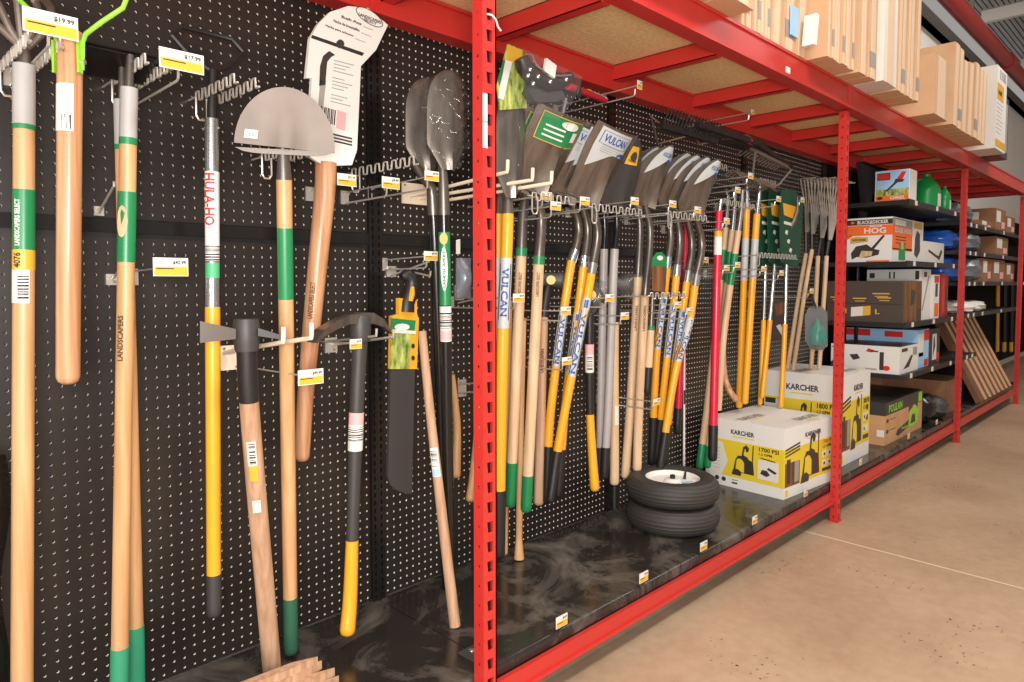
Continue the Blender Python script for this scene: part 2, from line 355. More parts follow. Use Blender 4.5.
for x in JX:                            # cross joists: C profile
    MB().box((x, FY+.045, BZ0-.004), (x+.003, -.075, CZ)).box((x, FY+.045, BZ0-.004), (x+.045, -.075, BZ0-.001)).box((x, FY+.045, CZ-.003), (x+.05, -.075, CZ)).box((x+.042, FY+.045, BZ0-.004), (x+.045, -.075, BZ0+.012)).build('joist', MATS['red'], rk, False)
for x0, x1 in ((-.6, .3), (.303, 1.2), (1.203, 2.4), (2.403, 3.6), (3.603, 4.8), (4.803, 6.03), (6.033, 7.2), (7.203, 8.35)):
    MB().box((x0, FY+.047, CZ+.0005), (x1, -.032, CZ+.016)).build('shelf_board', MATS['chip'], rk, False)
MB().box((1.3, -.2, CZ+.0165), (8.3, -.12, BZ1)).build('batten', MATS['raw'], rk, False)
MB().box((PX[1]+1.66, FY-.0137, 2.06), (PX[1]+1.70, FY-.0121, 2.085)).build('sticker', MATS['white'], rk, False)
# ------------------------------------------------------------ long-handled tools
VIEW = V((-.72, -.69, 0))
def curve(path):                        # path of (px, py, Y): smooth in py
    def f(y):
        k = len(path)
        if k == 2 or True:
            for i in range(k-1):
                if y <= path[i+1][1] or i == k-2: break
            a, b = path[i], path[i+1]; h = b[1]-a[1]; t = (y-a[1])/h
            def tan(q, c):
                if q <= 0 or q >= k-1: return None
                return (path[q+1][c]-path[q-1][c])/(path[q+1][1]-path[q-1][1])
            out = []
            for c in (0, 2):
                s = (b[c]-a[c])/h; m0 = tan(i, c); m1 = tan(i+1, c); m0 = s if m0 is None else m0; m1 = s if m1 is None else m1
                if k == 2: out.append(a[c]+(b[c]-a[c])*t); continue
                if t < 0 or t > 1: out.append((a[c]+m0*h*t) if t < 0 else b[c]+m1*h*(t-1)); continue
                out.append((2*t**3-3*t*t+1)*a[c]+(t**3-2*t*t+t)*h*m0+(-2*t**3+3*t*t)*b[c]+(t**3-t*t)*h*m1)
            return at(out[0], y, out[1])
    return f
def stick(par, path, segs, n=12):       # segs: (name, y0, y1, material, r0, r1, [round end])
    f = curve(path); o = []
    for sg in segs:
        nm, y0, y1, mt, r0, r1 = sg[:6]; rnd = len(sg) > 6
        k = 2 if len(path) == 2 else max(3, int((y1-y0)/9)+1)
        pts = [f(y0+(y1-y0)*i/(k-1)) for i in range(k)]; rad = [r0+(r1-r0)*i/(k-1) for i in range(k)]
        if rnd:
            d = (pts[-1]-pts[-2]).normalized(); e = pts[-1]
            pts[-1] = e-d*r1*.7; pts += [e-d*r1*.25, e]; rad += [r1*.85, r1*.45]
        o.append(MB().tube(pts, rad, n).build(nm, MATS[mt], par))
    return f, o
def along(par, f, body, y0, y1, r, mat, hw=None, up=False, name='lettering'):   # lettering that runs along a handle
    hw = hw or r*.62
    def fn(x, y):
        yy = y0+(y1-y0)*(x if not up else 1-x); p = f(yy); d = (f(yy+1)-f(yy-1)).normalized()
        e1 = (VIEW-d*VIEW.dot(d)).normalized(); e2 = d.cross(e1)*(1 if not up else -1)
        a = (y-.5)*2*hw/r
        return p+(e1*math.cos(a)-e2*math.sin(a)*(-1 if False else 1))*(r*1.035)
    return lettering(body, fn, MATS[mat], par, name, 6)
def ring(par, f, y0, y1, r, mat, name='label'):   # paper or plastic band round a handle
    pts = [f(y0), f((y0+y1)/2), f(y1)]
    return MB().tube(pts, r, 14, cap=False).build(name, MATS[mat], par)
def wrap(par, f, y0, y1, r, mat, a0=-60, a1=60, name='label', n=6):   # sticker that covers part of the round; angle 0 faces the aisle
    o = MB()
    def fn(u, v):
        yy = y0+(y1-y0)*v; d = (f(yy+1)-f(yy-1)).normalized(); e1 = (VIEW-d*VIEW.dot(d)).normalized(); e2 = e1.cross(d)
        if e2.dot(RIGHT) < 0: e2 = -e2
        a = math.radians(a0+(a1-a0)*u); return f(yy)+(e1*math.cos(a)+e2*math.sin(a))*r
    return o.grid(fn, n, 2).build(name, MATS[mat], par)
def tool(name, path, label, cat, group=None):
    return thing(name, curve(path)(path[-1][1]), label, cat, group)
# ---- shovel blades
def blade(par, base, L, Wd, tilt, shape, mat='dull', lean=0, yaw=0, curv=.03, ridge=.016, turn=1):
    a = V((lean, -math.sin(tilt), math.cos(tilt))).normalized(); r = V((math.cos(yaw), math.sin(yaw), 0)); r = (r-a*r.dot(a)).normalized(); n = a.cross(r)*-1
    if n.y > 0: n = -n
    def half(s):
        s = min(1, max(0, s))
        if shape == 'square': return Wd/2*(.80+.2*min(1, s/.7))
        if shape == 'round':
            if s < .12: return Wd/2*(.80+.2*s/.12)
            return Wd/2*max(.03, (1-max(0, (s-.34)/.66)**2.2)**.75)
        if shape == 'trench': return Wd/2*(min(1, .35+s*2.6)) if s < .25 else Wd/2*max(.02, (1-max(0, (s-.6)/.4)**2.4)**.5)
        if shape == 'edger': return Wd/2*max(.02, (1-s**2)**.5)
    def surf(s, t, off=0):
        t2 = t*2-1
        return V(base)+a*(L*s)+r*(half(s)*t2)-n*(curv*t2*t2*(half(s)*2/Wd)-ridge*max(0, 1-s*1.15)**1.3*math.exp(-(t2/.22)**2)-off)
    o = MB().grid(lambda u, v: surf(u if shape == 'square' else 1-(1-u)**1.6, v), 26, 12, -n*.0022).build('blade', MATS[mat], par)
    return o, surf, a, r, n
def patch(par, surf, fn, nu, nv, mat, name='sticker', off=.0016):  # sticker that hugs the blade: fn(u,v)->(s,t)
    return MB().grid(lambda u, v: surf(*fn(u, v), off), nu, nv).build(name, MATS[mat], par)
def step_roll(par, surf, mat='dull'):   # turned foot step at the blade shoulder
    for t0, t1 in ((0, .34), (.66, 1)):
        MB().tube([surf(.0, t0, .004), surf(.0, (t0+t1)/2, .006), surf(.0, t1, .006)], .006, 8).build('foot_step', MATS[mat], par)
def shovel_sticker(b, surf, shape, brand, side=1):
    if shape == 'square':
        patch(b, surf, lambda u, v: (.97-(.30+.46*max(0, (1-v)-.45))*u, .08+.56*v), 8, 10, 'label_silver')
        s0, s1, t0, t1 = .80, .90, .16, .56
    else:
        patch(b, surf, lambda u, v: (.965-(.22+.5*max(0, .55-v))*u, .12+.6*v), 8, 10, 'label_silver')
        s0, s1, t0, t1 = .80, .87, .22, .62
    lettering(brand, lambda x, y: surf(s0+(s1-s0)*y, t0+(t1-t0)*x, .003), MATS['blue'], b)
    if shape == 'square':
        for (sa, sb, ta, tb) in ((s0-.035, s0-.03, t0-.03, t1+.03), (s1+.03, s1+.035, t0-.03, t1+.03), (s0-.035, s1+.035, t0-.04, t0-.03), (s0-.035, s1+.035, t1+.03, t1+.04)):
            patch(b, surf, lambda u, v: (sa+(sb-sa)*u, ta+(tb-ta)*v), 1, 6, 'blue', 'frame_line', .003)
        for q in range(4): patch(b, surf, lambda u, v: (.755-.028*q+.008*u, .18+.32*v), 1, 4, 'print_grey', 'text_line', .003)
        cs, ct = .69, .56
    else: cs, ct = .74, .54
    pts = [surf(cs+.035*math.sin(q*math.pi/6), ct+.1*math.cos(q*math.pi/6), .0035) for q in range(12)]
    MB().add(pts, [tuple(range(12))]).build('badge', MATS['blue'], b, False)
def seal(b, surf, cs, ct, rs, rt, mat='white', name='seal'):
    pts = [surf(cs+rs*math.sin(q*math.pi/7), ct+rt*math.cos(q*math.pi/7), .004) for q in range(14)]
    return MB().add(pts, [tuple(range(14))]).build(name, MATS[mat], b, False)

R = .0185
# ---- cultivator at the left edge
p = [(24, 60, -.2), (24, 200, -.2), (22, 700, -.2)]
t = tool('garden_cultivator', p, 'garden cultivator with curved tines and grey sleeve at left edge', 'cultivator')
f, _ = stick(t, p, [('sleeve', 65, 125, 'grey_sleeve', .0195, .0195), ('band', 125, 130, 'green', .0197, .0197), ('handle', 130, 700, 'ash', R, R+.001, 1), ('tang', 46, 66, 'gunmetal', .009, .013)])
ring(t, f, 190, 250, R*1.03, 'green'); ring(t, f, 250, 270, R*1.04, 'yellow2'); wrap(t, f, 270, 303, R*1.045, 'paper', -70, 65); wrap(t, f, 276, 300, R*1.06, 'barcode', 5, 60, 'barcode') 
along(t, f, 'LANDSCAPERS SELECT', 200, 246, R*1.02, 'white', .005, True)
along(t, f, '4076', 253, 268, R*1.02, 'print', .007, True)
o = f(50)
for k, (dx, hh) in enumerate(((-.075, .075), (-.045, .10), (-.012, .115), (.022, .11), (.05, .08))):
    q = [o, o+V((dx*.5, -.01, .03)), o+V((dx*.95, -.02, hh*.72)), o+V((dx*1.1-.02, -.05, hh)), o+V((dx*1.2-.05, -.10, hh*.96)), o+V((dx*1.2-.07, -.135, hh*.66))]
    MB().tube(q, [.007]*5+[.003], 8).build('tine', MATS['clay'], t)
# ---- lime yoke tool with short wooden handle
p = [(70, 32, -.3), (68, 384, -.3)]
t = tool('weed_cutter', p, 'short hickory-handled weed cutter with a lime green forked yoke', 'weed cutter')
f, _ = stick(t, p, [('handle', 32, 384, 'hickory', .0215, .0205, 1)], 14)
for s in (-1, 1):
    a = f(70); e = RIGHT*s
    q = [a+e*.0235, f(42)+e*.024, f(34)+e*.03, f(22)+e*(.06 if s > 0 else .05), f(8)+e*(.10 if s > 0 else .08), f(-12)+e*(.115 if s > 0 else .12)]
    MB().tube(q, [.004, .0045, .0045, .0045, .0045, .0045], 8).build('yoke_arm', MATS['lime'], t)
    MB().obox(f(74)+e*.0215+V((0, 0, 0)), e*.004, VIEW*.012, (0, 0, .06)).build('yoke_plate', MATS['lime'], t, False)
    MB().lathe(f(62)+e*.0255, [(.005, 0), (.005, .004), (.002, .005)], 8, e).build('bolt', MATS['steel'], t)
wrap(t, f, 86, 133, .0219, 'paper', -55, 50); wrap(t, f, 117, 131, .0222, 'barcode_v', -5, 40, 'barcode')
# ---- two hoes that cross
p = [(122, 60, -.17), (122, 100, -.17), (136, 640, -.10), (137, 700, -.09)]
t = tool('garden_hoe', p, 'wood-handled hoe half hidden behind its twin, grey sleeve and green tip', 'hoe', 'hoes on the double comb rack')
f, _ = stick(t, p, [('tang', 60, 100, 'gunmetal', .007, .008), ('sleeve', 100, 145, 'grey_sleeve', R*.93, R*.93), ('band', 145, 150, 'green', R*.95, R*.95), ('handle', 150, 626, 'ash', R*.9, R*.92), ('grip', 626, 700, 'green_dip', R*1.0, R*1.0, 1)])
o = f(60); MB().hexa([o+V(q) for q in ((-.08, -.005, .02), (.07, -.005, .02), (.07, .1, -.005), (-.08, .1, -.005), (-.08, -.005, .0225), (.07, -.005, .0225), (.07, .1, -.0025), (-.08, .1, -.0025))]).build('blade', MATS['black_gloss'], t, False)
p = [(130, 62, -.22), (129, 88, -.22), (120, 640, -.17), (119, 700, -.165)]
t = tool('garden_hoe', p, 'front wood-handled hoe with green band label, left of two crossing handles', 'hoe', 'hoes on the double comb rack')
f, _ = stick(t, p, [('tang', 55, 88, 'gunmetal', .008, .009), ('sleeve', 88, 138, 'grey_sleeve', R*.95, R*.95), ('band', 138, 145, 'green', R*.97, R*.97), ('handle', 145, 647, 'ash', R*.93, R*.97), ('grip', 647, 700, 'green_dip', R*1.05, R*1.05, 1)])
ring(t, f, 192, 262, R*.98, 'green'); along(t, f, 'LANDSCAPERS', 315, 360, R*.95, 'burn', .006, True)
q = f(232); e = (VIEW).normalized()
MB().add([f(222+16*math.sin(k*math.pi/6))+e*R*1.02*math.cos(.5*math.cos(k*math.pi/6))+RIGHT*R*.6*math.cos(k*math.pi/6) for k in range(12)], [tuple(range(12))]).build('oval_label', MATS['ash_pale'], t, False)
o = f(56); MB().hexa([o+V(q) for q in ((-.08, -.005, .0), (.06, -.005, .0), (.06, .1, -.03), (-.08, .1, -.03), (-.08, -.005, .0025), (.06, -.005, .0025), (.06, .1, -.0275), (-.08, .1, -.0275))]).build('blade', MATS['black_gloss'], t, False)
# ---- stirrup hoe
p = [(213, 70, -.12), (212, 120, -.12), (214, 617, -.12)]
t = tool('stirrup_hoe', p, 'silver and yellow stirrup hoe with red lettering and grey end grip', 'hoe')
f, _ = stick(t, p, [('tang', 70, 121, 'black', .011, .012), ('tube', 119, 310, 'zinc', .0165, .0165), ('handle', 307, 576, 'yellow', .0178, .0172), ('grip', 574, 617, 'charcoal', .0185, .0178, 1)], 14)
ring(t, f, 172, 246, .0168, 'white'); along(t, f, 'HULA-HO', 174, 226, .0168, 'redprint', .0125)
ring(t, f, 246, 262, .0168, 'barcode', 'barcode'); ring(t, f, 263, 278, .0168, 'green_print', 'sticker')
for s in (-1, 1): MB().lathe(f(128)+RIGHT*s*.016, [(.003, 0), (.003, .003)], 8, RIGHT*s).build('rivet', MATS['steel'], t)
o = f(72); hp = [o, o+V((-.05, .01, .03)), o+V((-.085, .02, .07)), o+V((-.06, .03, .10)), o+V((.06, .03, .10)), o+V((.085, .02, .07)), o+V((.05, .01, .03)), o]
MB().tube(hp, .006, 6).build('stirrup_blade', MATS['black'], t)
# ---- half-moon edger
p = [(283, 148, -.27), (284, 180, -.265), (291, 654, -.135)]
t = tool('half_moon_edger', p, 'half-moon lawn edger with green sleeve and dark green dipped tip', 'edger')
f, _ = stick(t, p, [('socket', 140, 181, 'gunmetal', .011, .0185), ('handle', 180, 598, 'ash', .0185, .0185), ('grip', 597, 654, 'green_dark', .0198, .0192, 1)])
ring(t, f, 228, 299, .0189, 'green')
b, surf, *_ = blade(t, f(150)+V((.0, -.012, .003)), .14, .228, .12, 'edger', 'clay', curv=.0, ridge=.012, yaw=-.5)
lo = f(150)+V((.0, -.012, .003)); MB().grid(lambda u, v: lo+V(((u*2-1)*.099, -(u*2-1)*.054, -.004-v*.012*(1-abs(u*2-1)**6))), 12, 1, V((-.0015, -.0025, 0))).build('turned_edge', MATS['gunmetal'], b)
patch(b, surf, lambda u, v: (.1+.14*u, .09+.13*v), 1, 2, 'white', 'price_sticker', .003)
for k in range(7): patch(b, surf, lambda u, v: (.12+.07*u, .11+.014*k+.006*v), 1, 1, 'print', 'bar', .004)
# ---- bush axe in white card sleeve
p = [(326, 150, -.15), (325, 190, -.15), (318, 260, -.14), (306, 390, -.11), (302, 461, -.09)]
t = tool('bush_axe', p, 'bush axe with its blade in a tall white card sleeve', 'axe')
f, _ = stick(t, p, [('handle', 163, 461, 'hickory', .029, .0205, 1)], 14)
along(t, f, 'LANDSCAPERS SELECT', 282, 318, .0245, 'burn', .007, True)
out = [(307, 155), (312, 78), (306, 78), (310, 38), (318, 24), (330, 12), (348, 6), (368, 8), (388, 25), (376, 50), (361, 66), (357, 150), (352, 165), (325, 166)]
SY = -.165
q = [at(x, y, SY) for x, y in out]
card = MB().prism([v for v in q], (0, .012, 0)).build('card_sleeve', MATS['white'], t, False)
def flat(par, pts, mat, name, Y, dy=-.0012): return MB().prism([at(x, y, Y) for x, y in pts], (0, dy, 0)).build(name, MATS[mat], par, False)
flat(card, [(312, 35), (364, 53), (362, 56), (311, 38)], 'print', 'print_band', SY)
flat(card, [(340+4*math.cos(k*.6283), 44+4.5*math.sin(k*.6283)) for k in range(10)], 'darkprint', 'hanging_hole', SY, -.0018)
flat(card, [(319, 86), (320, 66), (323, 56), (329, 51), (335, 55), (331, 57), (327, 62), (325, 85)], 'darkprint', 'print_picture', SY)
flat(card, [(320, 80), (326, 80), (323, 107), (318, 107)], 'print_grey', 'print_picture', SY)
for k in range(13):
    x0, y0 = 334-k*.3, 60+k*3.4
    if k % 5 != 4: flat(card, [(x0, y0), (x0+20-(k % 3)*4, y0+5-(k % 3)), (x0+20-(k % 3)*4, y0+5.8-(k % 3)), (x0, y0+.8)], 'print_grey', 'text_line', SY)
for k in range(9): flat(card, [(321+k*1.7, 106+k*.5), (322+k*1.7-(k % 2)*.4, 106.2+k*.5), (321+k*1.7-(k % 2)*.4, 121+k*.5), (320+k*1.7, 121+k*.5)], 'print', 'bar', SY)
flat(card, [(337, 110), (346, 113), (345, 131), (336, 128)], 'pinkish', 'sticker', SY)
for k in range(3): flat(card, [(327, 132+k*3.2), (352, 138+k*3.2), (352, 139.6+k*3.2), (327, 133.6+k*3.2)], 'print', 'print_band', SY)
def quadtext(par, body, c0, c1, c2, Y, mat, dy=-.002):  # c0 lower left, c1 lower right, c2 upper left in picture terms
    A, B, C = at(*c0, Y), at(*c1, Y), at(*c2, Y)
    return lettering(body, lambda x, y: A+(B-A)*x+(C-A)*y+V((0, dy, 0)), MATS[mat], par)
MB().tube([at(369.5+13*math.cos(k*math.pi/10)+3*math.sin(k*math.pi/10), 17+5.5*math.cos(k*math.pi/10)+8.5*math.sin(k*math.pi/10), SY-.001) for k in range(20)], .0011, 5, closed=True).build('oval_frame', MATS['print'], card)
quadtext(card, 'LANDSCAPERS', (358, 15.5), (381, 24.5), (358.5, 12.5), SY, 'print'); quadtext(card, 'SELECT', (363, 20.5), (376, 25.5), (363.4, 18), SY, 'print')
for (x0, y0, wd, tx) in ((341, 17, 20, 'Bush Axe'), (333, 21, 26, 'Hache de broussailles'), (325, 26, 28, 'Hacha para arbustos')):
    quadtext(card, tx, (x0, y0+1), (x0+wd, y0+1+wd*.38), (x0+.3, y0-1.8), SY, 'print')
    flat(card, [(x0+wd+2, y0+1+wd*.40), (x0+wd+12, y0+5+wd*.40), (x0+wd+12, y0+5.6+wd*.40), (x0+wd+2, y0+1.6+wd*.40)], 'print_grey', 'text_line', SY)
# ---- pick mattock on cream prongs
def mattock_head(t, o, ax, Wd, drop, mat, flatw=.04):
    # o eye centre, ax unit vector to the left end; broad adze one side, axe bit other side
    up = V((0, 0, 1)); sd = ax.cross(up)
    MB().lathe(o-up*.04, [(.026, 0), (.029, .02), (.031, .05), (.027, .075)], 14).build('eye', MATS[mat], t)
    return sd
p = [(246, 324, -.27), (249, 400, -.25), (272, 670, -.15)]
t = tool('cutter_mattock', p, 'cutter mattock with pale wooden handle, black sleeve, hung on two cream prongs', 'mattock')
f, _ = stick(t, p, [('sleeve', 340, 401, 'black', .0235, .0235), ('handle', 399, 670, 'raw', .0225, .024)], 14)
o = f(334); mattock_head(t, o, V((-1, 0, 0)), 0, 0, 'charcoal')
A = at(247, 326, -.27); ya = V((0, .02, 0))
MB().hexa([at(200, 343, -.27), at(236, 339, -.285), at(236, 339, -.255), at(200, 343, -.265), at(200, 321, -.27), at(236, 329, -.285), at(236, 329, -.255), at(200, 321, -.265)]).build('axe_bit', MATS['gunmetal'], t, False)
MB().hexa([at(258, 336, -.30), at(284, 340, -.32), at(284, 340, -.24), at(258, 336, -.255), at(258, 328, -.30), at(284, 336, -.32), at(284, 336, -.24), at(258, 328, -.255)]).build('adze_bit', MATS['charcoal'], t, False)
wrap(t, f, 438, 462, .0243, 'paper', -10, 40); wrap(t, f, 440, 460, .0246, 'barcode', 0, 34, 'barcode'); wrap(t, f, 462, 477, .0246, 'yellow2', -5, 40, 'price_sticker'); wrap(t, f, 496, 508, .0246, 'paper', -5, 40, 'sticker')
# ---- pick with yellow grip
p = [(361, 315, -.22), (357, 400, -.21), (352, 545, -.2), (350, 600, -.2), (347, 636, -.21)]
t = tool('mattock', p, 'curved-head mattock with black fiberglass handle and yellow butt grip', 'mattock')
f, _ = stick(t, p, [('handle', 322, 548, 'charcoal', .0215, .017), ('grip', 540, 636, 'yellow', .0175, .0215, 1)], 14)
MB().tube([at(350, 632, -.19), at(354, 622, -.19), at(355, 612, -.195)], [.008, .007, .003], 8).build('grip_insert', MATS['black'], t)
def crescent(path, hs, ws):             # head arm with rectangular section: centre path, heights, widths (along Y)
    o = MB(); vs = []
    for c, h, w_ in zip(path, hs, ws):
        c = V(c); vs += [c+V((0, -w_/2, -h/2)), c+V((0, w_/2, -h/2)), c+V((0, w_/2, h/2)), c+V((0, -w_/2, h/2))]
    n = len(path); fs = [(0, 1, 2, 3), tuple(4*(n-1)+q for q in (3, 2, 1, 0))]
    for i in range(n-1):
        for q in range(4): fs.append((4*i+q, 4*i+(q+1) % 4, 4*i+4+(q+1) % 4, 4*i+4+q))
    return o.add(vs, fs)
crescent([at(x, y, Y) for x, y, Y in ((312, 341, -.27), (320, 333, -.26), (333, 325, -.24), (347, 319.5, -.225), (362, 318, -.22))], [.008, .018, .022, .024, .028], [.05, .045, .035, .03, .034]).build('adze_arm', MATS['dull'], t, False)
crescent([at(x, y, Y) for x, y, Y in ((358, 318, -.22), (371, 318, -.215), (382, 323, -.21), (391, 333, -.21))], [.03, .03, .022, .006], [.036, .03, .024, .01]).build('pick_arm', MATS['dull'], t, False)
MB().lathe(f(330), [(.026, -.03), (.029, 0), (.028, .03), (.024, .04)], 14).build('eye', MATS['charcoal'], t)
ring(t, f, 412, 424, .0205, 'pinkish'); ring(t, f, 424, 450, .0205, 'paper'); ring(t, f, 426, 440, .0208, 'barcode', 'barcode')
# ---- machete
t = thing('machete', at(400, 493, -.12), 'machete in black sheath with orange sleeve and grass picture label', 'machete')
Yc = -.12
sheath = flat(t, [(391, 366), (415, 366), (412, 494), (404, 493), (396, 490), (390.5, 485), (388, 477)], 'charcoal', 'sheath', Yc, .012)
flat(t, [(399, 298), (417, 300), (417, 316), (419, 318), (417, 369), (391, 369), (392, 316), (399, 314)], 'yellow', 'card_sleeve', Yc-.002, .016)
flat(t, [(390.5, 318), (415.5, 320.5), (414, 334), (391, 334)], 'green', 'label_header', Yc-.004)
flat(t, [(391, 334), (411, 334), (409, 369), (390, 369)], 'grass', 'label_picture', Yc-.004)
flat(t, [(402+7.5*math.cos(k*.5236), 327+3.4*math.sin(k*.5236)) for k in range(12)], 'white', 'oval_label', Yc-.0056)
flat(t, [(392, 329), (416, 331), (415.5, 334), (391.5, 333)], 'paper', 'label_text', Yc-.0052)
for yy in (346, 358): flat(t, [(413+1.8*math.cos(k*.7854), yy+2.6*math.sin(k*.7854)) for k in range(8)], 'print', 'rivet', Yc-.003)
MB().tube([at(x, y, Yc+.006) for x, y in ((401.5, 277), (406, 274), (411, 278), (412.5, 285), (410, 293), (406.5, 303), (406, 312))], [.011, .02, .024, .024, .024, .025, .026], 12).build('handle', MATS['black'], t)
MB().tube([at(412.5, 287, Yc-.016), at(412, 294, Yc-.02), at(410.5, 301, Yc-.018)], [.006, .009, .007], 8).build('handle_inlay', MATS['yellow'], t)
# ---- leaning loose handle
p = [(422, 331, -.20), (431, 420, -.23), (455, 626, -.312)]
t = tool('loose_tool_handle', p, 'loose wooden tool handle leaning on the pegboard, standing on deck', 'tool handle')
f, _ = stick(t, p, [('handle', 331, 626, 'raw', .0125, .0165)], 14)
wrap(t, f, 447, 476, .0153, 'paper', -50, 50); wrap(t, f, 450, 466, .0156, 'barcode', -40, 30, 'barcode'); wrap(t, f, 468, 475, .0157, 'skyblue', -40, 40, 'sticker')
# ---- two film-wrapped trenching shovels
for (p, base, tl, lab) in (([(424, 178, -.18), (432, 190, -.18), (447, 590, -.12)], (428, 172, -.16), .02, 'film-wrapped trenching shovel tucked behind the labelled one, black handle'),
                           ([(443, 176, -.28), (443.5, 190, -.28), (450, 585, -.22)], (450, 170, -.30), .03, 'film-wrapped trenching shovel on black handle with green white label')):
    t = tool('trenching_shovel', p, lab, 'shovel', 'film-wrapped shovels left of the near post')
    f, _ = stick(t, p, [('handle', 200, p[-1][1], 'black_gloss', .0165, .0165, 1), ('socket', 160, 215, 'gunmetal', .012, .019)])
    b, surf, a, r, n = blade(t, at(*base), .28, .135, tl, 'trench', 'dull', curv=.022, ridge=.012)
    MB().grid(lambda u, v: surf(.02+.97*u, -.12+1.24*v, .016+.008*math.sin(u*17+v*9)+.006*math.sin(u*41-v*23)), 26, 14).build('film_wrap', MATS['film'], t)
ring(t, f, 232, 305, .017, 'green'); ring(t, f, 306, 341, .0172, 'paper'); ring(t, f, 310, 328, .0174, 'barcode', 'barcode'); ring(t, f, 330, 340, .0174, 'pinkish')
q = [f(269+22*math.sin(k*math.pi/8))+VIEW*.0178+RIGHT*.010*math.cos(k*math.pi/8) for k in range(16)]
ov = MB().add(q, [tuple(range(16))]).build('oval_label', MATS['white'], t, False)
along(ov, f, 'LANDSCAPERS', 251, 287, .0178, 'print', .004, True)
q = [f(239+6*math.sin(k*math.pi/6))+VIEW*.0178+RIGHT*.012*math.cos(k*math.pi/6) for k in range(12)]
MB().add(q, [tuple(range(12))]).build('oval_label', MATS['gold'], t, False)
# ---- short axe handles by the near post
for p, lab in (([(452, 375, -.06), (457, 425, -.05), (456, 478, -.06)], 'pale curved axe handle hanging behind the black trenching shovel handles'), ([(480, 400, -.1), (474, 470, -.1), (470, 502, -.12)], 'wooden axe handle whose swelled end peeps out left of the near post')):
    t = tool('axe_handle', p, lab, 'tool handle')
    stick(t, p, [('handle', p[0][1], p[-1][1], 'ash', .010, .0165, 1)])
# ------------------------------------------------------------ tools between the posts
RH = .0165
def vulcan_handle(t, p, yf, yl0, yl1, yg, ye, text=True, r=RH):   # ferrule, yellow fiberglass, silver label, black grip
    f, _ = stick(t, p, [('socket', p[0][1], yf, 'dull', r*.9, r*1.02), ('ferrule', yf-1, yf+10, 'zinc', r*1.12, r*1.12), ('handle', yf+8, yg+2, 'yellow', r, r), ('grip', yg, ye, 'black', r*1.14, r*1.1, 1)])
    ring(t, f, yl0, yl1, r*1.03, 'label_silver')
    if text:
        along(t, f, 'VULCAN', yl0+(yl1-yl0)*.2, yl1-3, r*1.04, 'blue', r*.55)
        for a in (-50, 46): wrap(t, f, yl0+(yl1-yl0)*.16, yl1-1, r*1.05, 'print', a, a+12, 'frame_line', 2)
        wrap(t, f, yl0+2, yl0+2+(yl1-yl0)*.1, r*1.05, 'blue', -25, 25, 'badge', 4)
    return f
# trenching shovels, yellow
G = 'yellow-handled shovels with silver labels'
for (p, base, lab, yl, front) in (([(499, 205, -.2), (497, 330, -.2), (492, 548, -.2)], (506, 200, -.17), 'yellow trenching shovel mostly hidden behind the near red post', 0, 0),
                           ([(508, 200, -.32), (507, 240, -.32), (503, 330, -.31), (500.5, 420, -.30), (499, 558, -.29)], (513, 198, -.34), 'yellow-handled trenching shovel with silver blade right beside the near red post', 1, 1)):
    t = tool('trenching_shovel', p, lab, 'shovel', G)
    f, _ = stick(t, p, [('socket', p[0][1]-8, 214, 'dull', .012, .02), ('handle', 212, 492, 'yellow', .019, .019), ('grip', 490, p[-1][1], 'black', .021, .02, 1)])
    ring(t, f, 258, 328, .0195, 'label_silver')
    if front:
        along(t, f, 'VULCAN', 268, 316, .0197, 'blue', .011); wrap(t, f, 264, 320, .0199, 'print', -56, -46, 'frame_line', 2); wrap(t, f, 264, 320, .0199, 'print', 46, 56, 'frame_line', 2)
    b, surf, *_ = blade(t, at(*base), .335, .125, .06, 'trench', 'dull', curv=.022, ridge=.012)
    MB().grid(lambda u, v: surf(.02+.9*u, -.1+1.2*v, .012+.006*math.sin(u*17+v*9)), 20, 10).build('film_wrap', MATS['film'], t)
# green-label square shovels
G = 'square shovels with green stickers'
for p, base, gr, lab in (([(526, 190, -.2), (523, 215, -.2), (521, 260, -.2), (510, 507, -.12)], (525, 192, -.2), (249, 462), 'wood-handled square shovel behind its twin, green sticker partly covered'),
                         ([(533, 190, -.26), (541, 215, -.25), (539, 258, -.25), (526, 512, -.17)], (538, 192, -.26), (257, 475), 'wood-handled square shovel in front with a whole green sticker on blade')):
    t = tool('square_shovel', p, lab, 'shovel', G)
    f, _ = stick(t, p, [('socket', p[0][1], gr[0], 'gunmetal', .016, .0185), ('band', gr[0]-1, gr[0]+7, 'green', .0205, .0205), ('handle', gr[0]+6, gr[1]+1, 'ash_pale', .0185, .0195), ('grip', gr[1], p[-1][1], 'green', .0208, .0202, 1)])
    along(t, f, 'LANDSCAPERS SELECT', 272, 296, .0188, 'burn', .005, True)
    b, surf, *_ = blade(t, at(*base), .265, .25, .56, 'square', 'dull', curv=.05, ridge=.045, lean=.06)
    step_roll(b, surf)
    patch(b, surf, lambda u, v: (.62+.33*u, .08+.72*v), 5, 8, 'green', 'sticker', .002)
    for s0, s1, t0, t1 in ((.615, .625, .08, .8), (.945, .955, .08, .8), (.62, .95, .08, .09), (.62, .95, .79, .8)):
        patch(b, surf, lambda u, v: (s0+(s1-s0)*u, t0+(t1-t0)*v), 2, 6, 'gold', 'sticker_border', .003)
    seal(b, surf, .885, .52, .05, .17)
    for q in range(3): patch(b, surf, lambda u, v: (.80-.06*q+.02*u, .16+.3*v), 1, 4, 'white', 'text_line', .003)
    patch(b, surf, lambda u, v: (.70+.12*u, .62+.12*v), 1, 2, 'white', 'print_picture', .003)
